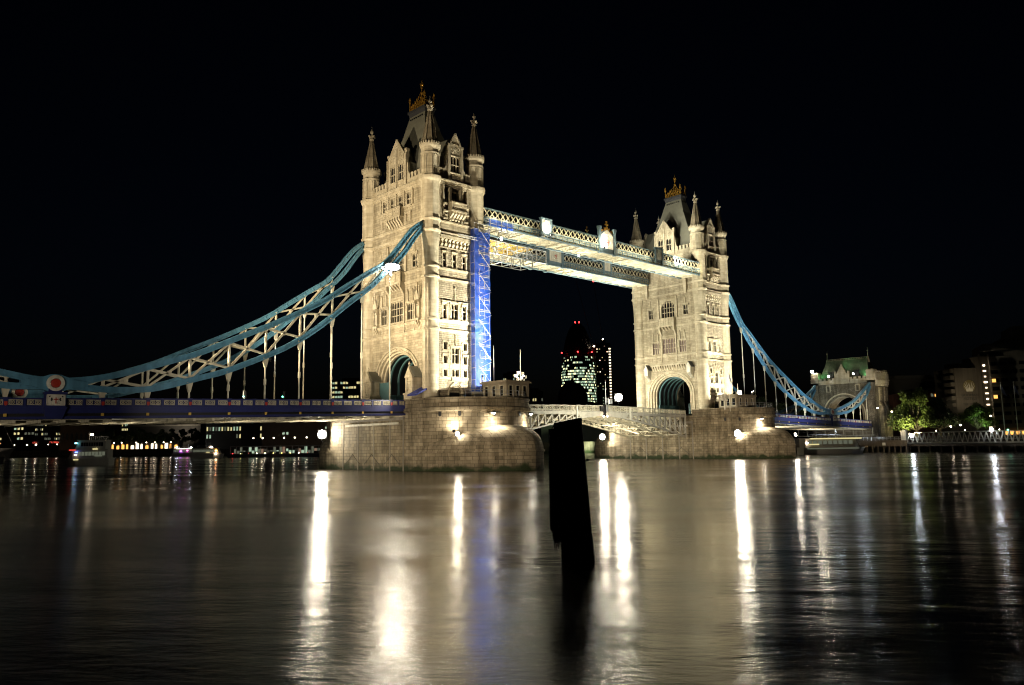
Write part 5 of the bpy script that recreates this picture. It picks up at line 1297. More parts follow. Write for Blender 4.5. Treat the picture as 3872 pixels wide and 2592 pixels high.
for y in (-4.4, 4.2):
    d = MB(); d.box(ax0+.9, ax0+3.2, y-.8, y+.8, 24.4, 26.0); d.hexa([(ax0+.7, y-.95, 26.0), (ax0+4, y-.95, 26.0), (ax0+4, y+.95, 26.0), (ax0+.7, y+.95, 26.0), (ax0+1.2, y-.9, 26.7), (ax0+4, y-.9, 26.7), (ax0+4, y+.9, 26.7), (ax0+1.2, y+.9, 26.7)]); mk('dormer', d, M_LE, ro)
bt = MB()
for x in (176.0, 180.2):
    bt.box(x, x+2.2, -ay-1.2, -ay, -1, 14.0); bt.hexa([(x, -ay-1.2, 14.0), (x+2.2, -ay-1.2, 14.0), (x+2.2, -ay, 14.0), (x, -ay, 14.0), (x, -ay-.1, 16.2), (x+2.2, -ay-.1, 16.2), (x+2.2, -ay, 16.2), (x, -ay, 16.2)]); bt.box(x+.2, x+2.0, -ay-.5, -ay, 16.2, 20.6)
mk('buttress', bt, M_PI, AB)
aq = MB(); aq.box(171.0, 174.0, -9.6, 9.6, -2, 7.6); aq.box(170.7, 171.0, -9.8, 9.8, 6.4, 7.6); mk('abutment_wall', aq, M_PI, AB)
fitting((173.2, 9.9, 27.0), (150, -20, 22), .5, 'glaring floodlight on the left corner of the gatehouse roof', 120, 150, bracket=True)
fitting((173.3, 4.3, 25.0), (165, 0, 25), .28, 'round white lamp left of the gatehouse gable', 60, 150, COOL, E_C)
fitting((173.3, -4.1, 25.3), (165, -8, 25), .28, 'round white lamp right of the gatehouse gable', 60, 150, COOL, E_C)
spot((173.6, 8.0, 24.6), (177.5, 6, 28), 260, 110, (.3, 1, .4), .3, .9); spot((174.6, -7.6, 24.6), (178, -6.5, 29), 260, 110, (.3, 1, .4), .3, .9); spot((174.8, 1.0, 29.4), (178, -2, 29.8), 90, 120, (.3, 1, .4), .3, .9)
spot((146, -34, 5), (174, -2, 20), 9000, 44, WARM, .4, .8); spot((160, 8, 9.5), (176, 4, 24), 1600, 70, (.75, .95, .9), .4, .9)

# ------------------------------------------------------------------ far bank: ground, quays
BK_ = [bearing(5400, 150), bearing(4400, 185), bearing(3872, 213), bearing(3600, 228), bearing(3300, 243)]
BK = [(p.x, p.y) for p in BK_]+[(166, 12), (160, 70), (150, 150), (128, 230), (112, 300), (95, 380), (60, 470), (20, 540), (-60, 600), (-300, 700)]
gr = MB(); far = [(x+(2600 if x > 0 else 1800), y+2600) for x, y in BK]
gr.loft([[(x, y, 4.4) for x, y in BK], [(x+30, y+60, 4.4) for x, y in BK], [(x, y, 4.4) for x, y in far]])
mk('river_bank', gr, M_GR, kind='structure')
qw = thing('quay_wall', 'dark stone quay wall along the far bank of the river', 'wall', (150, 100, 0))
q = MB(); q.loft([[(x, y, -2) for x, y in BK], [(x, y, 4.5) for x, y in BK], [(x+.8, y+.8, 4.5) for x, y in BK]]); mk('quay_face', q, M_QW, qw)

# ------------------------------------------------------------------ trees
def tree(loc, h, rad, label, m=None, n=2600, leaf=.42, seed=1, trunk=.28, group='trees on the far bank', squash=1.0, clumps=16):
    m = m or M_LD; r = random.Random(seed); x, y, z = loc
    T = thing('leafy_tree', label, 'tree', loc, group)
    t = MB(); c0 = Vector((x, y, z+h*trunk)); t.tube(loc, c0, h*.026+.07, h*.018+.05, 8); cl = []
    for k in range(clumps):
        a = 2*math.pi*k/clumps*2.4+r.uniform(-.4, .4); e = r.uniform(.0, 1.0); rr = rad*(1-.55*e**1.6)*r.uniform(.3, 1.0)
        c = Vector((x+rr*math.cos(a), y+rr*math.sin(a)*squash, z+h*(trunk+.1+(.86-trunk-.1)*e))); cl.append((c, rad*r.uniform(.26, .5)*(1-.3*e)))
        p = c0.lerp(c, .5)+Vector((0, 0, -h*.03)); t.tube(c0-Vector((0, 0, h*.04)), p, h*.009+.03, h*.006+.02, 5); t.tube(p, c, h*.006+.02, .02, 5)
    mk('trunk', t, M_BA, T)
    lv = MB(); per = n//clumps
    for c, cr in cl:
        for _ in range(per):
            d = Vector((r.gauss(0, 1), r.gauss(0, 1), r.gauss(0, .8))).normalized()*cr*r.random()**.4; p = c+d
            u = Vector((r.gauss(0, 1), r.gauss(0, 1), r.gauss(0, 1))).normalized(); v = u.cross(Vector((r.gauss(0, 1), r.gauss(0, 1), r.gauss(0, 1)))).normalized(); s = leaf*r.uniform(.6, 1.25)
            lv.add([tuple(p-u*s), tuple(p-v*s*.55), tuple(p+u*s), tuple(p+v*s*.55)], [(0, 1, 2, 3)])
    mk('crown', lv, m, T)
    return T

# ------------------------------------------------------------------ buildings
def block(name, label, px0, px1, dist, z1, depth=25, fac=None, rows=6, cols=14, lit=.3, mats=None, seed=1, z0=4.4, skew=0.0, ww=.62, wh=.5, bands=True, vis=(0, 1), nwin=46, zr=None, parapet=True):
    """city building facing the river between two bearings; each lit or dark window is its own part"""
    r = random.Random(seed); a = bearing(px0, dist+skew); b_ = bearing(px1, dist-skew)
    u = (b_-a); wd = u.length; u.normalize(); n = Vector((u.y, -u.x, 0)); c = (a+b_)/2
    if n.dot(CAM-c) < 0: n = -n
    T = thing(name, label, 'building', (c.x, c.y, z0))
    F = (Vector((a.x, a.y, 0)), u, Vector((0, 0, 1)), n)
    w = MB(F); w.box(0, wd, z0, z1, -depth, 0)
    fh = (z1-z0)/rows
    if bands:
        for k in range(rows+1): w.box(-.1, wd+.1, z0+k*fh-.18*fh, z0+k*fh+.12*fh, -depth-.1, .25)
    mk('facade', w, fac or M_BG, T)
    if parapet: p = MB(F); p.box(wd*.2, wd*.75, z1+.15*fh, z1+fh*.7, -depth*.7, -depth*.25); p.box(wd*.8, wd*.86, z1+.1*fh, z1+fh*.5, -depth*.6, -depth*.4); mk('roof_plant', p, M_BG2, T)
    mats = mats or [E_Y, E_G, E_D]; cells = [(i, j) for i in range(cols) for j in range(rows) if vis[0] <= (j+.5)/rows <= vis[1] and (zr is None or zr[0] <= z0+(j+.5)*fh <= zr[1])]
    on = []; run = 0
    for i, j in sorted(cells, key=lambda q: (q[1], q[0])):
        if run > 0: on.append((i, j)); run -= 1
        elif r.random() < lit*.5: run = r.choice((0, 1, 2, 3)); on.append((i, j))
    r.shuffle(on); cw = wd/cols
    for i, j in on[:nwin]:
        g = MB(F); e = i*cw+cw*(1-ww)/2; v = z0+j*fh+fh*(.18+(1-wh-.2)/2); k = r.choice((1, 2, 2, 3)); sw = cw*ww/k
        for q in range(k): g.box(e+q*sw+.05*sw, e+(q+1)*sw-.1*sw, v, v+fh*wh*r.choice((1, 1, .8)), -.1, .06)
        mk('lit_window', g, r.choice(mats), T)
    return T, F, wd

# left bank, upstream, seen beneath the span
block('office_block', 'dark office block at the far left edge with rows of yellow-green lit windows', -140, 152, 640, 36, rows=8, cols=22, lit=.55, seed=3, mats=[E_Y, E_G, E_D], zr=(12, 32))
block('office_block', 'black glass office block second from the left under the span, one long lit row', 153, 250, 600, 36, rows=9, cols=16, lit=.3, seed=5, mats=[E_Y, E_D, E_D], zr=(12, 32))
T, F, wd = block('old_warehouse', 'low brownish old building with arches left of the riverside trees', 247, 412, 565, 23.5, rows=3, cols=12, lit=.0, seed=2, fac=mat('brown_stone_facade', (.10, .055, .03), .85, var=.25, scale=.2))
m = MB(F)
for k in range(9): e = wd*(k+.3)/9.4; m.plate([(e, 12), (e+wd*.06, 12), (e+wd*.06, 15), (e+wd*.03, 17), (e, 15)], .26, .32)
mk('arched_window', m, M_BK, T)
block('office_block', 'office block behind the old warehouse with squares of orange light', 250, 420, 640, 36, rows=9, cols=14, lit=.14, seed=12, mats=[E_Y, E_O], zr=(22, 34))
block('office_block', 'office block above the left riverside trees with three bright yellow-green bands', 376, 512, 640, 36, rows=9, cols=22, lit=.75, seed=8, mats=[E_Y, E_Y, E_G], zr=(19.5, 33), nwin=70)
T, F, wd = block('classical_building', 'long pale classical building behind the middle of the riverside trees', 500, 770, 600, 25, rows=3, cols=18, lit=0, seed=9, fac=M_BG2)
m = MB(F); m.box(-.5, wd+.5, 21.5, 22.6, 0, 1.2); m.box(wd*.35, wd*.9, 25.4, 27.2, -6, .6); mk('cornice', m, M_CO, T)
spot(tuple(bearing(690, 585, 14)), tuple(bearing(700, 600, 22)), 2600, 130, NEUT, .5, .9)
block('office_block', 'banded concrete office building just left of the glass landing stage, partly lit', 790, 1012, 440, 29, rows=6, cols=20, lit=.5, seed=14, fac=M_BG2, mats=[E_Y, E_G, E_D], ww=.5, wh=.6, zr=(7, 28))
block('office_block', 'brown ribbed block behind the landing stage lamps, close to the nearer pier', 1000, 1260, 400, 17.5, rows=5, cols=18, lit=.05, seed=15, fac=mat('ribbed_brown_cladding', (.11, .075, .055), .8, var=.2), nwin=4)
block('office_block', 'taller dark block rising behind the brown ribbed block, few white windows', 985, 1262, 470, 30, rows=6, cols=18, lit=.3, seed=16, mats=[E_G, E_D, E_Y], zr=(17, 29))
block('office_block', 'curved office building with bright bands of windows left of the nearer tower', 1258, 1420, 760, 67, rows=14, cols=16, lit=.8, seed=21, mats=[E_Y, E_Y, E_G], zr=(50, 66), nwin=60, ww=.8)
block('office_block', 'dim office building with two lit floors between the scaffold and the lit mast', 1900, 1975, 900, 84, rows=18, cols=12, lit=.7, seed=22, mats=[E_Y, E_G, E_D], zr=(70, 84), nwin=22)
block('office_block', 'dark building with a few lights right of the lit mast, low on the skyline', 1984, 2050, 640, 46, rows=9, cols=8, lit=.4, seed=25, mats=[E_Y, E_D], zr=(20, 46), nwin=12)
block('office_block', 'low greenish riverside block seen under the drawbridge, right behind the timber pile', 2040, 2300, 352, 17, rows=4, cols=9, lit=.08, seed=51, fac=mat('greenish_render', (.15, .17, .12), .85, var=.3, scale=.2), nwin=3, mats=[E_D])
# dark domed building and low roofs between the towers
D_ = bearing(2160, 560); dt = thing('domed_building', 'dark domed building in front of the egg-shaped glass tower', 'building', (D_.x, D_.y, 4.4))
m = MB(); m.lathe(D_.x, D_.y, [(4.4, 13), (29, 13), (29.2, 14), (30, 14), (30.2, 11), (37, 10.6), (42, 9), (45.5, 6), (47, 2), (49, 1), (50.5, .2)], 20); mk('dome', m, M_BG, dt, smooth=True)
m = MB(); a = bearing(2010, 560); b_ = bearing(2320, 545); u = (b_-a).normalized(); m.F = (Vector((a.x, a.y, 0)), u, Vector((0, 0, 1)), Vector((u.y, -u.x, 0))); L_ = (b_-a).length
m.box(0, L_, 4.4, 27, -18, 12); m.plate([(L_*.1, 27), (L_*.9, 27), (L_*.72, 32.5), (L_*.3, 32.5)], -12, 6); mk('lower_wing', m, M_BG, dt)
g = MB((Vector((a.x, a.y, 0)), u, Vector((0, 0, 1)), Vector((u.y, -u.x, 0))))
for k in range(5): g.box(1+k*1.4, 2+k*1.4, 20, 22, 11.9, 12.2)
mk('lit_window', g, E_Y, dt)

# egg-shaped glass tower: diagonal steel grid over lit floors
gx = bearing(2184, 1140); G_ = thing('glass_tower', 'egg-shaped glass office tower with diamond grid and red roof lights', 'skyscraper', (gx.x, gx.y, 4.4))
def grad(z):
    t = (z-20)/(160.0); t = max(0, min(1, t)); return 26.5*math.sqrt(max(0, 1-max(0, (t-.25)/.75)**2.1))*(1 if t > .25 else .86+.14*(t/.25)**.7)
body = MB(); body.lathe(gx.x, gx.y, [(z, max(.3, grad(z)-.4)) for z in [4.4]+[20+4*k for k in range(41)]], 48); mk('core', body, M_GL, G_, smooth=True)
st = MB()
for k in range(1, 40):
    z = 20+4*k; rr = grad(z)
    if rr > 3: st.lathe(gx.x, gx.y, [(z-.55, rr+.12), (z+.55, grad(z+.55)+.12)], 36)
for k in range(36):
    for sg in (-1, 1):
        pts = []
        for j in range(20):
            z = 20+8*j; th = 2*math.pi*k/36+sg*j*.175; rr = grad(z)+.2; pts.append((gx.x+rr*math.cos(th), gx.y+rr*math.sin(th), z))
        if k % 2 == 0:
            for p, q in zip(pts, pts[1:]): st.bar(p, q, .8, .5)
mk('diagonal_grid', st, M_BK, G_)
rr_ = random.Random(4); tow = math.atan2(CAM.y-gx.y, CAM.x-gx.x); wins = []
for k in range(1, 27):
    z = 20+4*k; lv = (.82 if k < 22 else .55)
    run = 0
    for j in range(44):
        th = tow-1.35+2.7*j/44
        if run <= 0: on = rr_.random() < lv; run = rr_.choice((1, 2, 3, 4))
        run -= 1
        if on and not (k > 24 and rr_.random() < .5): wins.append((z, th))
rr_.shuffle(wins)
def pane(mb, z, th):
    e = 2.7/44*.44; a = grad(z+.8)+.02; b = grad(z+3.1)+.02
    mb.add([(gx.x+a*math.cos(th-e), gx.y+a*math.sin(th-e), z+.8), (gx.x+a*math.cos(th+e), gx.y+a*math.sin(th+e), z+.8), (gx.x+b*math.cos(th+e), gx.y+b*math.sin(th+e), z+3.1), (gx.x+b*math.cos(th-e), gx.y+b*math.sin(th-e), z+3.1)], [(0, 1, 2, 3)])
for z, th in wins[:95]:
    g = MB(); pane(g, z, th); mk('lit_window', g, rr_.choice((E_GY, E_GG, E_GG, E_G)), G_)
g1 = MB(); g2 = MB(); g3 = MB()
for z, th in wins[95:]: pane(rr_.choice((g1, g2, g3, g3)), z, th)
for g, e in ((g1, E_GY), (g2, E_GG), (g3, E_G)): mk('lit_windows', g, e, G_, kind='stuff')
def beacon(p, r, par, e=None): b = MB(); b.ball(p, r, 8, 5); mk('red_beacon', b, e or E_R, par)
n_ = Vector((math.cos(tow), math.sin(tow), 0)); t_ = Vector((-n_.y, n_.x, 0))
for e in (-3, 3): p = gx+t_*e+n_*3; beacon((p.x, p.y, 179), 1.0, G_)
for e in (-23, 0, 20): p = gx+t_*e+n_*(16 if e else 25); beacon((p.x, p.y, 133), 1.0, G_)

H_ = bearing(2284, 1120); Hh = thing('unfinished_tower', 'unfinished square tower with work lights beside the egg-shaped tower', 'skyscraper', (H_.x, H_.y, 4.4))
m = MB(); a = bearing(2252, 1120); b_ = bearing(2309, 1120); u = (b_-a).normalized(); FH = (Vector((a.x, a.y, 0)), u, Vector((0, 0, 1)), Vector((u.y, -u.x, 0))); wd = (b_-a).length
m.F = FH; m.box(.6, wd-.6, 4.4, 146, -18, -1)
for k in range(34): m.box(0, wd, 8+4.1*k, 8.5+4.1*k, -19, 0)
for k in range(7): e = wd*k/6; m.box(e-.4, e+.4, 4.4, 150 if k < 5 else 140, -1.2, .1)
mk('concrete_frame', m, M_BG, Hh)
r = random.Random(9); k = 0
for j in range(33):
    for i in range(6):
        edge = i == 5
        if (edge and j < 31) or r.random() < .2 and k < 95:
            g = MB(FH); e = wd*(i+.5)/6; z = 9.5+4.1*j; g.box(e-(1.3 if edge else .6), e+(1.3 if edge else .6), z, z+(1.5 if edge else 1.0), -.9, -.5); mk('work_light', g, (E_B if edge else r.choice((E_Y, E_B, E_G, E_PI))), Hh); k += 1
for i, (px0, z0, px1, z1, lb) in enumerate(((2245, 140, 2170, 262, 'faint leaning crane jib above the unfinished tower, the longer one'), (2280, 150, 2250, 238, 'faint crane jib with red tip light above the unfinished tower'))):
    p = bearing(px0, 1130, z0); q = bearing(px1, 1130, z1); T_ = thing('tower_crane', lb, 'crane', (p.x, p.y, 140), 'cranes on the skyline')
    m = MB(); u = (q-p).normalized(); s = u.cross(Vector((0, 0, 1))).normalized()*.8; v = Vector((0, 0, .9))
    for o_ in (s, -s, v): m.bar(tuple(p+o_), tuple(q+o_*.5), .28)
    for k in range(24):
        a = p.lerp(q, k/24); b_ = p.lerp(q, (k+1)/24); m.bar(tuple(a+s), tuple(b_-s), .2); m.bar(tuple(a-s), tuple(b_+v), .2)
    m.tube((p.x, p.y, 120), tuple(p), 1.0, .9); m.box(p.x-2, p.x+2, p.y-2, p.y+2, z0-3, z0+1); mk('crane_jib', m, M_BG2, T_)
    if i: beacon(tuple(q), 1.2, T_)
    beacon((p.x, p.y, z0+2.5), 1.1, T_, E_S)

# right bank: hotel, brick building, low roofs
MH = mat('hotel_concrete', (.10, .085, .065), .85, var=.2, scale=.15, stain=.3)
def fbox(px0, px1, dist, z1, depth, name, label, cat='building', z0=4.4, m=None, skew=0):
    a = bearing(px0, dist+skew); b_ = bearing(px1, dist-skew); u = (b_-a); wd = u.length; u.normalize(); n = Vector((u.y, -u.x, 0))
    if n.dot(CAM-a) < 0: n = -n
    T = thing(name, label, cat, ((a.x+b_.x)/2, (a.y+b_.y)/2, z0)); F = (Vector((a.x, a.y, 0)), u, Vector((0, 0, 1)), n)
    w = MB(F); w.box(0, wd, z0, z1, -depth, 0); mk('facade', w, m or MH, T)
    return T, F, wd
T, F, wd = fbox(3598, 3690, 332, 33.0, 16, 'hotel_wing', 'hotel end wall carrying the round plant emblem and hotel name')
m = MB(F)
for k in range(9): m.box(-1.6, 0, 8+2.9*k, 9.6+2.9*k, -6, -.4)
m.box(wd*.1, wd*.9, 33, 35.2, -9, -3); mk('side_bay', m, MH, T)
m = MB(F)
for z in (14, 20.5, 27): m.box(0, wd, z-.04, z+.04, 0, .03)
mk('panel_joint', m, M_BG, T)
def emblem(T, F, cx_, cz, r):
    d = MB(F); d.plate([(cx_+r*math.cos(2*math.pi*k/36), cz+r*math.sin(2*math.pi*k/36)) for k in range(36)], .02, .14); do = mk('sign_disc', d, mat('ochre_sign', (.17, .135, .06), .6), T)
    b = MB(F)
    for x0, x1, top, w in ((-.15, -.55, .82, .13), (.15, .55, .82, .13), (-.3, -.8, .5, .15), (.3, .8, .5, .15), (-.42, -.93, .12, .15), (.42, .93, .12, .15), (-.1, .18, .62, .12), (.1, -.18, .62, .12)):
        pts = []
        for k in range(7):
            t = k/6; x = x0+(x1-x0)*t**1.5; y = -.88+(top+.88)*t; pts.append((x, y, w*(1-t)**.8+.005))
        pts = [(x, y, ww*.62) for x, y, ww in pts]; poly = [(cx_+r*(x-ww), cz+r*y) for x, y, ww in pts]+[(cx_+r*(x+ww), cz+r*y) for x, y, ww in pts[::-1]]
        b.plate(poly, .15, .21+.01*abs(x0))
    mk('leaf_emblem', b, M_WH, do)
emblem(T, F, wd*.56, 25.3, 2.55)
def lettering(txt, F, cx_, cz, h, par, m, wid=None):
    cu = bpy.data.curves.new('lettering', 'FONT'); cu.body = txt; cu.size = h*1.4; cu.align_x = 'CENTER'; cu.extrude = .04; cu.space_character = 1.1
    o = bpy.data.objects.new('lettering', cu); COL.objects.link(o); dg = bpy.context.evaluated_depsgraph_get(); me = bpy.data.meshes.new_from_object(o.evaluated_get(dg)); bpy.data.objects.remove(o)
    xs = [v.co.x for v in me.vertices]; sc = wid/(max(xs)-min(xs)) if wid else 1
    off = Vector((0, 0, 0)); p = par
    while p: off += Vector(p.location); p = p.parent
    for v in me.vertices:
        q = F[0]+F[1]*(cx_+v.co.x*sc)+F[2]*(cz+v.co.y)+F[3]*(.08+v.co.z); v.co = q-off
    me.materials.clear(); me.materials.append(m); o = bpy.data.objects.new('sign_lettering', me); COL.objects.link(o); o.parent = par
M_LT = mat('dark_sign_letters', (.03, .028, .025), .6)
lettering('GUOMAN', F, wd*.56, 21.0, 1.1, T, M_LT, 7.0); lettering('HOTELS', F, wd*.56, 19.5, 1.1, T, M_LT, 5.5); lettering('THE TOWER', F, wd*.58, 17.2, .9, T, M_LT, 6.6)
spot(tuple(bearing(3640, 312, 12)), tuple(bearing(3645, 332, 24)), 3800, 52, WARM, .5, .9)
T, F, wd = fbox(3692, 3731, 330, 37.6, 12, 'lift_tower', 'narrow hotel stair tower with a vertical line of lamps')
r = random.Random(2)
for k in range(13):
    z = 33.5-2.35*k; g = MB(F); e = wd*.5+(k*.06); g.box(e-.35-(.3 if k % 2 else 0), e+.4+(.25 if k % 2 else 0), z, z+.55, -.05, .12); mk('landing_lamp', g, E_B if k % 3 else E_P, T)
m = MB(F); m.box(0, wd*.12, 4.4, 38.4, 0, .5); m.box(wd*.88, wd, 4.4, 38.4, 0, .5); mk('side_fin', m, MH, T)
T, F, wd = fbox(3733, 4100, 322, 37.3, 40, 'hotel_slab', 'large stepped concrete hotel at the right edge, with dark window bands', skew=6)
m = MB(F); m.box(0, wd*.24, 37.3, 43.0, -30, -2) if False else m.box(-2.2, wd*.24, 39.5, 42.4, -22, 2); m.box(wd*.2, wd, 37.3, 45.5, -34, -6); m.box(wd*.33, wd, 45.5, 50.5, -30, -9); mk('upper_storeys', m, MH, T)
rows = 8; wn = MB(F); sl = MB(F)
for j in range(rows):
    z = 9.2+3.45*j; sl.box(0, wd, z-1.5, z-.1, 0, 1.1)
    for i in range(10):
        e = wd*(i+.12)/10; wn.box(e, e+wd*.072, z+.1, z+1.6, .0, .08)
mk('balcony_band', sl, MH, T); mk('window_band', wn, M_GL, T)
for i, j in ((.012, 5), (.015, 3.05)): g = MB(F); g.box(wd*i, wd*i+1.4, 9.2+3.45*j, 10.6+3.45*j, .1, .2); mk('lit_window', g, E_O, T)
g = MB(F); g.box(wd*.1, wd*.32, 4.6, 6.2, .3, .5); mk('lit_entrance', g, E_O, T)
block('brick_building', 'dark red-brick building with glazed centre strip, left of the hotel sign', 3430, 3600, 360, 24.5, rows=7, cols=12, lit=.16, seed=33, fac=M_BR, mats=[E_D, E_Y, E_O], nwin=14)
block('office_block', 'long low dark building behind the gatehouse and the leafy tree', 3345, 3600, 400, 33.5, rows=8, cols=22, lit=.1, seed=34, mats=[E_Y, E_O, E_D], nwin=16, zr=(20, 33))

# ------------------------------------------------------------------ right bank: trees, flagpoles, jetty, gangway
p = bearing(3440, 247, 4.4); tree(tuple(p), 15.5, 6.2, 'big leafy tree lit yellow-green from below, right of the gatehouse', M_LF, 9000, .36, 3, .16, clumps=28)
p = bearing(3528, 252, 4.4); tree(tuple(p), 13.0, 5.0, 'rounded dark tree standing right behind the lit tree', M_LD, 4200, .36, 5, .2, clumps=18)
p = bearing(3668, 262, 4.4); tree(tuple(p), 11.5, 5.4, 'dark spreading tree below the hotel sign, lit green in its middle', M_LF, 5000, .34, 7, .25, clumps=18)
spot(tuple(bearing(3408, 237, 4.9)), tuple(bearing(3425, 246, 9)), 7000, 75, (1, .95, .45), .3, .9)
spot(tuple(bearing(3682, 255, 5.0)), tuple(bearing(3682, 262, 11)), 1500, 60, (.6, 1, .5), .3, .9)
for i, (px, lb) in enumerate(((2900, 'dark tree behind the bright blue chain, nearest to the farther pier'), (2990, 'dark tree behind the lowest part of the right span chain'), (3075, 'dark tree behind the chain joint, left of the gatehouse arch'))):
    p = bearing(px, 300, 4.4); tree(tuple(p), 17-3.5*i, 8.5, lb, M_LD, 3000, .6, 20+i, .2)
for i, (px, lb) in enumerate(((3768, 'leftmost of three white flagpoles before the hotel, its flag drooping'), (3817, 'middle of three white flagpoles before the hotel, dark flag'), (3866, 'rightmost of three white flagpoles before the hotel, at the picture edge'))):
    p = bearing(px, 236-i, 4.4); T_ = thing('flagpole', lb, 'flagpole', tuple(p), 'flagpoles before the hotel')
    m = MB(); m.tube(tuple(p), (p.x, p.y, 20.0), .13, .07, 8); m.ball((p.x, p.y, 20.1), .15, 7, 4); mk('pole', m, M_WH, T_)
    q = rt*.14; m = MB(); m.loft([[(p.x+q.x*k*2.2+.12*(k % 2), p.y+q.y*k*2.2, 19.4-.42*k-.16*k*k*.3) for k in range(6)], [(p.x+q.x*k*1.9, p.y+q.y*k*1.9+.1*(k % 2), 17.4-.25*k) for k in range(6)]]); mk('flag', m, M_FL, T_)
# gangway truss
ga = bearing(3402, 226); gb = bearing(4300, 176); u = (gb-ga); gl_ = u.length; u.normalize(); n = Vector((u.y, -u.x, 0))
if n.dot(CAM-ga) < 0: n = -n
GW = thing('gangway', 'long white truss footbridge on the right, lit along its top rail', 'footbridge', (ga.x, ga.y, 2.4))
for side, off in (('front', 0), ('back', -2.4)):
    F = (ga+n*off, u, Vector((0, 0, 1)), n)
    m = MB(F); m.box(2.4, gl_, 5.35, 5.6, -.12, .12); m.box(0, gl_, 2.45, 2.75, -.14, .14); mk('truss_chord', m, M_WH, GW)
    m = MB(F); N_ = 40; st_ = gl_/N_
    for k in range(N_):
        a = k*st_; c = a+st_*.5
        m.bar((a, 2.7, 0), (c, 5.4, 0), .16, .16); m.bar((c, 5.4, 0), (a+st_, 2.7, 0), .16, .16)
    m.box(0, gl_, 3.5, 3.56, -.05, .05); mk('truss_diagonals', m, M_WH, GW)
m = MB((ga, u, Vector((0, 0, 1)), n)); m.box(0, gl_, 2.4, 2.5, -2.4, 0); mk('walkway_deck', m, M_GY, GW)
def bulb(loc, r, label, em, watts=0, col=NEUT, group=None, h=None):
    T = thing('lamp', label, 'lamp', loc if h is None else (loc[0], loc[1], loc[2]-h), group)
    b = MB(); b.ball(loc, r, 10, 6); mk('lamp_globe', b, em, T, smooth=True)
    m = MB()
    if h: m.tube((loc[0], loc[1], loc[2]-h), (loc[0], loc[1], loc[2]-r*.8), .07, .05, 6)
    m.lathe(loc[0], loc[1], [(loc[2]-r*1.15, r*.4), (loc[2]-r*.85, r*.55)], 8); mk('lamp_post' if h else 'lamp_base', m, M_BK, T)
    if watts: point((loc[0], loc[1], loc[2]+r+.15), watts, col, .15)
    return T
for i, t in enumerate((.04, .245, .47, .665, .72)):
    p = ga+u*(gl_*t*.62); big = i in (0, 3)
    bulb((p.x, p.y, 5.85 if i else 4.7), .42 if big else .13, ('bright lamp at the left end of the white footbridge', 'small amber lamp on the footbridge rail, second from its left end', 'small amber lamp on the footbridge rail, third from its left end', 'bright white lamp on the footbridge rail, below the flagpoles', 'small amber lamp just right of the bright footbridge lamp')[i], E_C if big else E_P, 30 if big else 4, COOL if big else NEUT, 'lamps on the footbridge')
JT = thing('jetty', 'dark timber jetty with handrails in front of the gatehouse', 'jetty', (166, -6, 0))
j0 = bearing(3225, 240); j1 = bearing(3400, 231); u2 = (j1-j0); jl = u2.length; u2.normalize(); n2 = Vector((u2.y, -u2.x, 0)); n2 = n2 if n2.dot(CAM-j0) > 0 else -n2; FJ = (j0, u2, Vector((0, 0, 1)), n2)
m = MB(FJ); m.box(0, jl, 1.7, 3.2, -4, 0); m.box(0, jl, 3.2, 3.4, -4.2, .15)
for k in range(4): m.box(0, jl, 1.7+.38*k+.34, 1.7+.38*k+.38, 0, .03)
mk('jetty_deck', m, M_JT, JT)
m = MB(FJ)
for k in range(9):
    e = .3+(jl-.6)*k/8
    for c0, c1 in ((-.4, -.05), (-3.6, -3.2)): m = MB(FJ); m.box(e-.16, e+.16, -2, 1.68, c0, c1); mk('jetty_pile', m, M_JT, JT)
m = MB(FJ)
for k in range(13): e = jl*k/12; m.tube((e, 3.4, -.1), (e, 4.4, -.1), .03, n=4)
m.tube((0, 4.4, -.1), (jl, 4.4, -.1), .03, n=4); m.tube((0, 3.9, -.1), (jl, 3.9, -.1), .025, n=4); mk('handrail', m, M_SC, JT)
m = MB(FJ); m.box(jl*.48, jl*.55, 1.95, 2.75, .03, .08); mk('white_board', m, M_WH, JT)
m = MB(FJ); m.box(jl*.86, jl*.96, 3.4, 6.0, -3, -1); m.hexa([(jl*.84, 5.9, -3.2), (jl*.97, 6.3, -3.2), (jl*.97, 6.3, -.8), (jl*.84, 5.9, -.8), (jl*.84, 6.05, -3.2), (jl*.97, 6.45, -3.2), (jl*.97, 6.45, -.8), (jl*.84, 6.05, -.8)]); mk('kiosk', m, M_WH, JT)
P2 = thing('landing_platform', 'wooden landing platform on piles beneath the white footbridge', 'jetty', tuple(bearing(3600, 226)))
k0 = bearing(3400, 233); k1 = bearing(4300, 186); u3 = k1-k0; kl = u3.length; u3.normalize(); n3 = Vector((u3.y, -u3.x, 0)); n3 = n3 if n3.dot(CAM-k0) > 0 else -n3; FK = (k0, u3, Vector((0, 0, 1)), n3)
m = MB(FK); m.box(0, kl, 1.6, 2.1, -5, 0)
for k in range(19): e = kl*k/18; m.box(e-.18, e+.18, -2, 1.6, -.5, -.1); m.box(e-.12, e+.12, .4, 1.6, -4.6, -4.3)
mk('platform_deck', m, M_JT, P2)
spot(tuple(bearing(3330, 226, 8)), tuple(bearing(3330, 246, 3)), 500, 130, WARM, .3, .9)
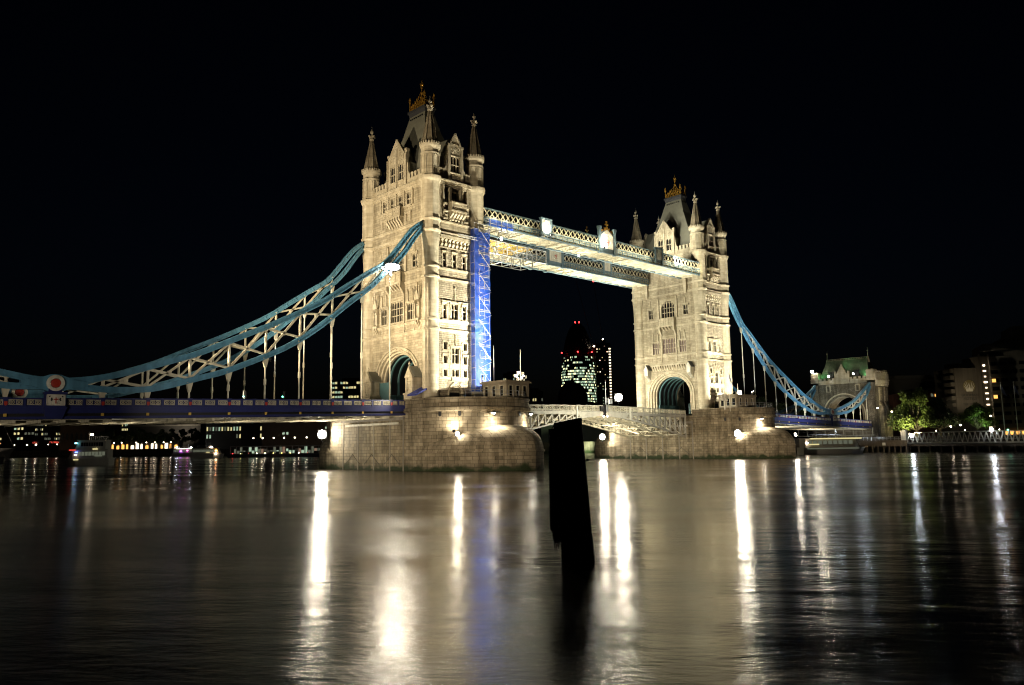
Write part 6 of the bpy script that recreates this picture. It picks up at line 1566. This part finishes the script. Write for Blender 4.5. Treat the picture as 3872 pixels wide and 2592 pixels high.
# lower promenade rail in front of the abutment
m = thing('service_walkway', 'pale service walkway with railing running under the right span', 'walkway', (169, 0, 4.8)); b = MB(); b.box(168.6, 170.4, -11, 14, 5.0, 5.25); mk('walkway_slab', b, M_CR, m); b = MB()
for k in range(9): b.box(168.6, 168.75, -11+3.1*k, -10.85+3.1*k, 5.25, 7.4)
b.box(168.6, 168.7, -11, 14, 6.3, 6.36); mk('walkway_post', b, M_CR, m)
for px, z, d, e, lb in ((3568, 7.4, 252, E_S, 'white globe lamp behind the trees, left of the hotel sign'), (3574, 9.3, 262, E_P, 'pinkish lamp cluster behind the trees, below the brick building'), (3605, 7.8, 250, E_S, 'bright white globe lamp between the two tree groups'), (3300, 13.4, 246, E_P, 'small lamp hung at the right end of the blue span'), (3352, 12.0, 240, E_P, 'small bluish lamp in the edge of the lit tree'), (3780, 5.9, 232, E_GN, 'green lamp at the foot of the leftmost hotel flagpole')):
    p = bearing(px, d, z); bulb(tuple(p), .24, lb, e, 8, h=z-4.4)

# ------------------------------------------------------------------ left bank: promenade trees, lamps, lit arcade, landing stage
for i, px in enumerate((402, 436, 472, 508, 545, 586, 622, 662, 704, 750)):
    p = bearing(px, 548+4*(i % 2), 4.4); ordn = ('first', 'second', 'third', 'fourth', 'fifth', 'sixth', 'seventh', 'eighth', 'ninth', 'tenth')[i]
    tree(tuple(p), 14.0+1.8*math.sin(i*2.1)+(2.5 if i > 7 else 0), 5.2, ordn+' dark tree from the left in the row along the lit promenade', M_LD, 900, .8, 40+i, .3, 'row of trees on the left promenade', clumps=10)
AR = thing('promenade_arcade', 'row of warmly lit arches and shopfronts under the promenade trees', 'building', tuple(bearing(520, 562, 4.4)))
a0 = bearing(385, 566); a1 = bearing(690, 560); u = (a1-a0); al = u.length; u.normalize(); n = Vector((u.y, -u.x, 0)); n = n if n.dot(CAM-a0) > 0 else -n; FA = (a0, u, Vector((0, 0, 1)), n)
m = MB(FA); m.box(0, al, 4.4, 10.6, -6, 0); mk('arcade_wall', m, M_CO, AR)
for k in range(17):
    e = al*(k+.2)/17; x = k/17; g = MB(FA); hgt = (3.0, 2.2, 3.6)[k % 3]; w_ = al/17*(.62 if k % 3 else .4)
    g.plate([(e, 4.7), (e+w_, 4.7), (e+w_, 4.7+hgt), (e+w_*.5, 5.2+hgt), (e, 4.7+hgt)], -.1, .06); mk('lit_arch', g, E_O if x < .38 else E_B if k in (8, 9) else E_B if k in (7, 11, 12, 14) else E_O, AR)  # glowing orange arches also stand in for warm floodlight on the wall
for i, px in enumerate((421, 450, 478, 532, 570, 602, 634, 661)):
    p = bearing(px, 530, 8.8); bulb(tuple(p), .34, ('first', 'second', 'third', 'fourth', 'fifth', 'sixth', 'seventh', 'eighth')[i]+' white promenade lamp from the left, before the row of trees', E_P, 25, NEUT, 'lamps along the left promenade', h=4.4)
for i, px in enumerate((80, 126, 160, 205, 238)):
    p = bearing(px, 545, 8.6); bulb(tuple(p), (.25, .4, .5, .25, .3)[i], ('first', 'second', 'third, brightest', 'fourth', 'fifth')[i]+' quayside lamp from the left edge, near the grey ship', E_P, 20, NEUT, 'lamps on the far left quay', h=4.2)
for i, px in enumerate((968, 1002, 1043, 1082, 1122, 1166)):
    p = bearing(px, 372, 8.6); bulb(tuple(p), .3, ('first', 'second', 'third', 'fourth', 'fifth', 'sixth')[i]+' lamp from the left above the glazed landing stage', E_P, 20, NEUT, 'lamps above the landing stage', h=4.2)
for px0, px1, lb in ((146, 168, 'shorter red neon sign over the left quay'), (209, 249, 'longer red neon sign over the left quay')):
    T, F, wd = fbox(px0, px1, 552, 10.9, .4, 'neon_sign', lb, 'sign', 9.4, M_BK); g = MB(F)
    rr = random.Random(px0)
    for k in range(int(wd/1.1)):
        g.box(.3+k*1.1, .5+k*1.1, 9.6, 10.7, .05, .15); g.box(.3+k*1.1, 1.1+k*1.1, 9.6+rr.choice((0, .5, .9)), 9.8+rr.choice((.1, .5, .9)), .05, .15)
    mk('neon_strokes', g, E_RS, T)
LS_ = thing('landing_stage', 'glazed floating landing stage with small coloured lamps, left of the nearer pier', 'landing stage', tuple(bearing(1040, 345, 0)))
a0 = bearing(872, 350); a1 = bearing(1238, 330); u = a1-a0; al = u.length; u.normalize(); n = Vector((u.y, -u.x, 0)); n = n if n.dot(CAM-a0) > 0 else -n; FL = (a0, u, Vector((0, 0, 1)), n)
m = MB(FL); m.box(0, al, -.4, 1.3, -8, 0); m.box(0, al, 1.3, 1.45, -8.2, .2); mk('pontoon', m, M_HU, LS_)
m = MB(FL); m.box(1, al-1, 4.6, 4.85, -7, -.5)
for k in range(16): e = 1+(al-2)*k/15; m.box(e-.08, e+.08, 1.4, 4.6, -.9, -.7)
mk('canopy', m, M_GY, LS_)
rr = random.Random(6)
for k in range(30):
    e = 1.2+(al-2.6)*k/30; g = MB(FL); g.box(e, e+(al-3)/30*.8, 1.7+rr.choice((0, .8)), 2.4+rr.choice((.5, 1.2, 2.0)), -3, -2.9); mk('lit_panel', g, rr.choice((E_D, E_D, E_D, E_PI, E_G, M_GY)), LS_)
for k, e_ in enumerate((E_R, E_YL, E_RS, E_S, E_S, E_YL, E_YL, E_YL, E_S, E_RS)):
    g = MB(FL); g.ball((al*(.06+.085*k), 1.75, .15), .16, 7, 4); mk('marker_lamp', g, e_, LS_)

# ------------------------------------------------------------------ boats
def boat(px, dist, length, label, heading, hull=M_BO, decks=2, lamps=(), name='tour_boat', beam=5.5):
    c = bearing(px, dist); T = thing(name, label, 'boat', (c.x, c.y, 0)); u = Vector((math.cos(heading), math.sin(heading), 0)); n = Vector((-u.y, u.x, 0)); F = (c, u, n, Vector((0, 0, 1)))
    L = length/2; B = beam/2; h = MB(F); rings = []
    for z, k, bow in ((-.5, .8, .86), (.3, .95, .95), (1.5, 1.0, 1.02), (1.9, 1.02, 1.05)):
        ring = [(-L, -B*k*.9, z), (-L*.3, -B*k, z), (L*.45, -B*k, z), (L*.8*bow, -B*k*.55, z), (L*bow, 0, z), (L*.8*bow, B*k*.55, z), (L*.45, B*k, z), (-L*.3, B*k, z), (-L, B*k*.9, z)]; rings.append(ring)
    h.loft(rings, close=True, cap=True); mk('hull', h, hull, T, smooth=False)
    z = 1.9; a, b = -L*.92, L*.62
    for d in range(decks):
        w = MB(F); w.box(a, b, -B*.82, B*.82, z, z+2.3); w.box(a-.3, b+.5, -B*.9, B*.9, z+2.3, z+2.45); w.add([(b, -B*.82, z), (b+1.3, -B*.6, z), (b+1.3, B*.6, z), (b, B*.82, z), (b, -B*.82, z+2.3), (b, B*.82, z+2.3)], [(0, 1, 4), (1, 2, 5, 4), (2, 3, 5)]); mk('cabin', w, M_BO, T)
        for sd in (-1, 1):
            g = MB(F); k = 9
            for i in range(k): e = a+.6+(b-a-1.0)*i/k; g.box(e, e+(b-a)/k*.72, sd*B*.82-.03, sd*B*.82+.03, z+.8, z+1.8)
            mk('window_row', g, M_GL if not lamps or d else E_D, T)
        a += length*.05; b -= length*.14; z += 2.45
    m = MB(F); m.tube((b*.4, 0, z), (b*.4, 0, z+2.4), .06, .03); m.box(b*.4-.05, b*.4+.05, -.8, .8, z+1.5, z+1.6)
    for k in range(10): m.tube((a+(b-a)*k/9, -B*.75, z), (a+(b-a)*k/9, -B*.75, z+.9), .03, n=4)
    m.tube((a, -B*.75, z+.9), (b, -B*.75, z+.9), .03, n=4); mk('mast_and_rails', m, M_SC, T)
    for (fx, fy, fz, s, e) in lamps:
        g = MB(F); g.box(fx*L-s, fx*L+s, fy*B-.12, fy*B+.12, fz-.16, fz+.16); mk('boat_lamp', g, e, T)
    return T
hd_ = math.atan2(rt.y, rt.x)
boat(360, 212, 11.5, 'white double-deck tour boat lying under the left span, coloured lamps aboard', hd_+math.pi+.1, decks=2, beam=4.4,
     lamps=((.45, 1.0, 6.0, .25, E_CY), (.42, 1.0, 3.6, .3, E_BL), (.45, 1.0, 2.9, .3, E_B), (.42, 1.05, 1.7, .6, E_Y), (-.2, .8, 8.2, .35, E_S), (-.4, 1.0, 4.4, .6, E_Y), (-.55, 1.0, 2.6, .9, E_D), (.6, .95, 4.2, .8, E_RS)))
boat(800, 330, 13, 'white motor cruiser with orange deck lamp, left of the landing stage', hd_+.05, decks=1, beam=4.2, lamps=((.55, -.9, 3.4, .3, E_O), (.3, -.9, 4.6, .5, E_S), (.1, -1, 2.6, .7, E_Y), (.6, -1, 2.0, .3, E_S), (.62, -1.0, 3.3, .25, glow('orange_deck_lamp', (1, .35, .05), 20))))
boat(720, 430, 14, 'long pale party boat with violet and white lights, before the promenade', hd_, decks=1, beam=4.5, lamps=((.0, -1, 4.3, 4.5, E_B), (-.3, -1, 3.0, .4, glow('violet_lamp', (.6, .1, 1), 8)), (.2, -1, 3.2, .3, glow('magenta_lamp', (1, .1, .8), 8)), (-.6, -1, 4.9, .3, E_C), (.5, -1, 4.9, .3, E_C)))
boat(3120, 214, 17.5, 'white river bus with bright cabin strips, right of the farther cutwater', hd_+.05, decks=1, beam=5.0, lamps=((.0, -1.0, 4.2, 7.0, E_Y), (-.1, -1.02, 1.6, 7.0, E_D), (-.7, -1, 2.7, 1.5, E_Y), (-.9, -.95, 3.1, .3, E_S)))
# grey warship bow at the left edge, dark barge in front of it
c = bearing(-60, 470); u = Vector((rt.x, rt.y, 0)).normalized(); n = Vector((fw.x, fw.y, 0)).normalized(); F = (c, u, n, Vector((0, 0, 1)))
WS = thing('warship', 'moored grey warship, only its lit bow and mast entering at the left edge', 'ship', (c.x, c.y, 0)); m = MB(F); rings = []
for z, bow, k in ((-1, 19.0, .8), (3, 20.5, .95), (6.2, 23.0, 1.0)): rings.append([(-60, -8*k, z), (0, -8*k, z), (12, -6*k, z), (bow, 0, z), (12, 6*k, z), (0, 8*k, z), (-60, 8*k, z)])
m.loft(rings, close=True, cap=True); mk('hull', m, M_NV, WS)
m = MB(F); m.box(-50, -2, -5, 5, 6.2, 10.5); m.box(-40, -6, -4, 4, 10.5, 15); m.box(2, 7, -2.4, 2.4, 6.2, 8.4); m.tube((7, 0, 7.8), (14, 0, 9.0), .25); mk('superstructure', m, M_NV, WS)
m = MB(F); m.tube((9.5, 0, 15), (9.5, 0, 46), .5, .2); m.bar((4, 0, 24), (16, 0, 22.5), .25)
for z in (18, 27, 32): m.bar((7.5, 0, z), (12.5, 0, z), .3)
m.tube((22.5, 0, 6), (9.5, 0, 30), .08, n=4); mk('mast', m, M_NV, WS)
for x, z, e in ((16, 13.5, E_S), (12, 8.2, E_O), (17, 8.6, E_O), (14, 9.6, E_S), (9, 5.8, E_B)): g = MB(F); g.box(x-.9, x+.9, -6.6, -6.2, z, z+.7); mk('deck_lamp', g, e, WS)
c = bearing(-45, 290); F = (c, u, n, Vector((0, 0, 1))); BG_ = thing('moored_barge', 'black barge end at the far left waterline, in front of the warship', 'barge', (c.x, c.y, 0))
m = MB(F); m.loft([[(-14, -3, -.5), (6.6, -3, -.5), (6.6, 3, -.5), (-14, 3, -.5)], [(-14, -3.4, 2.3), (7.0, -3.4, 2.3), (7.0, 3.4, 2.3), (-14, 3.4, 2.3)]], close=True, cap=True); mk('barge_hull', m, M_BK, BG_)
m = MB(F); m.box(-12, 5, -2.6, 2.6, 2.3, 2.9); m.box(5.5, 5.9, -2, -1.7, 2.3, 3.1); m.box(5.5, 5.9, 1.7, 2, 2.3, 3.1); mk('hatch_cover', m, M_HU, BG_)
# navigation buoys / small lit mooring on the right of the near pier
bulb((8.9, -26.0, 4.6), .34, 'pale round navigation lamp beside the hood of the nearer pier', E_PI, 12, NEUT, None, 1.6)

# ------------------------------------------------------------------ foreground mooring pile
PL = thing('timber_pile', 'black splintered timber pile standing in the water in the foreground', 'pile', (-65.6, -97.0, 0))
pm = MB(); r = random.Random(11); rings = []; N_ = 28; cx_, cy_ = -65.79, -96.53
zs = [-1.5, .0, .3, .62, .72, 1.2, 1.9, 2.6, 3.3, 3.9, 4.3, 4.5, 4.6, 4.78]
for j, z in enumerate(zs):
    ring = []
    for k in range(N_):
        t = 2*math.pi*k/N_; f = Vector((math.cos(t), math.sin(t), 0)); side = f.dot(rt)
        R_ = .70-.026*max(0, z)+(.02*math.sin(t*5+j*.3)+r.uniform(-.015, .015)); sh = rt*(-.036*max(0, z)+.09)
        if z < .7 and side < .3: R_ *= .62
        zz = z+(.10*side if j >= 11 else 0)
        if j >= 12 and side < -.7: R_ *= .88; zz -= .2
        ring.append((cx_+sh.x+R_*f.x, cy_+sh.y+R_*f.y, zz+(0 if j < 12 else r.uniform(-.02, .02))))
    rings.append(ring)
pm.loft(rings, close=True, cap=True); mk('pile_shaft', pm, M_WD, PL)
pm = MB(); sh = -rt*.06
for k in range(10):
    t = YAW+math.pi/2+.3+k*.08; p = Vector((cx_+.64*math.cos(t), cy_+.64*math.sin(t), 0)); l = r.uniform(.1, .42); pm.tube((p.x, p.y, .9), (p.x+.05*rt.x, p.y+.05*rt.y, .7-l), .035, .012, 4)
for k in range(9):
    t = 2*math.pi*k/9; pm.bar((cx_+.66*math.cos(t), cy_+.66*math.sin(t), 1.0), (cx_-.10*rt.x+.53*math.cos(t), cy_-.10*rt.y+.53*math.sin(t), 4.5), .09, .14)
for z in (1.6, 3.4):
    for k in range(6): t = 2*math.pi*k/6+z; pm.tube((cx_+.6*math.cos(t), cy_+.6*math.sin(t), z), (cx_+.70*math.cos(t), cy_+.70*math.sin(t), z), .05, n=6)
mk('splintered_face', pm, M_WD, PL)

# ------------------------------------------------------------------ the river
m, t, b = newmat('river_water'); N = t.nodes; L = t.links
b.inputs['Base Color'].default_value = (.016, .012, .006, 1); b.inputs['IOR'].default_value = 1.333; b.inputs['Specular Tint'].default_value = (.95, .90, .78, 1); b.inputs['Roughness'].default_value = .16
ge = N.new('ShaderNodeNewGeometry'); m0 = N.new('ShaderNodeMapping'); m0.inputs['Rotation'].default_value = (0, 0, -YAW+.12); L.new(ge.outputs['Position'], m0.inputs['Vector'])
mp = N.new('ShaderNodeMapping'); mp.inputs['Scale'].default_value = (2.4, .8, 1); L.new(m0.outputs[0], mp.inputs['Vector'])
n1 = N.new('ShaderNodeTexNoise'); n1.inputs['Scale'].default_value = 2.0; n1.inputs['Detail'].default_value = 8; n1.inputs['Roughness'].default_value = .62; L.new(mp.outputs[0], n1.inputs['Vector'])
n2 = N.new('ShaderNodeTexNoise'); n2.inputs['Scale'].default_value = .12; n2.inputs['Detail'].default_value = 4; L.new(mp.outputs[0], n2.inputs['Vector'])
n3 = N.new('ShaderNodeTexNoise'); n3.inputs['Scale'].default_value = .045; n3.inputs['Detail'].default_value = 3; L.new(mp.outputs[0], n3.inputs['Vector'])
mr = N.new('ShaderNodeMapRange'); mr.inputs['From Min'].default_value = .38; mr.inputs['From Max'].default_value = .64; mr.inputs['To Min'].default_value = .35; mr.inputs['To Max'].default_value = 1.0; L.new(n3.outputs['Fac'], mr.inputs['Value'])
mu = N.new('ShaderNodeMath'); mu.operation = 'MULTIPLY'; L.new(n1.outputs['Fac'], mu.inputs[0]); L.new(mr.outputs[0], mu.inputs[1])
n5 = N.new('ShaderNodeTexNoise'); n5.inputs['Scale'].default_value = .34; n5.inputs['Detail'].default_value = 3; L.new(mp.outputs[0], n5.inputs['Vector'])
a5 = N.new('ShaderNodeMath'); a5.operation = 'MULTIPLY_ADD'; a5.inputs[1].default_value = 1.5; L.new(n5.outputs['Fac'], a5.inputs[0]); L.new(mu.outputs[0], a5.inputs[2])
ad = N.new('ShaderNodeMath'); ad.operation = 'MULTIPLY_ADD'; ad.inputs[1].default_value = 2.0; L.new(n2.outputs['Fac'], ad.inputs[0]); L.new(a5.outputs[0], ad.inputs[2])
bp = N.new('ShaderNodeBump'); bp.inputs['Strength'].default_value = .8; bp.inputs['Distance'].default_value = .028; L.new(ad.outputs[0], bp.inputs['Height']); L.new(bp.outputs[0], b.inputs['Normal'])
r2 = N.new('ShaderNodeMapRange'); r2.inputs['From Min'].default_value = .4; r2.inputs['From Max'].default_value = .62; r2.inputs['To Min'].default_value = .13; r2.inputs['To Max'].default_value = .22; L.new(n3.outputs['Fac'], r2.inputs['Value']); L.new(r2.outputs[0], b.inputs['Roughness'])
w = MB(); w.add([(-1500, -1500, 0), (1500, -1500, 0), (1500, 1500, 0), (-1500, 1500, 0)], [(0, 1, 2, 3)])
mk('river_water', w, m, kind='structure')
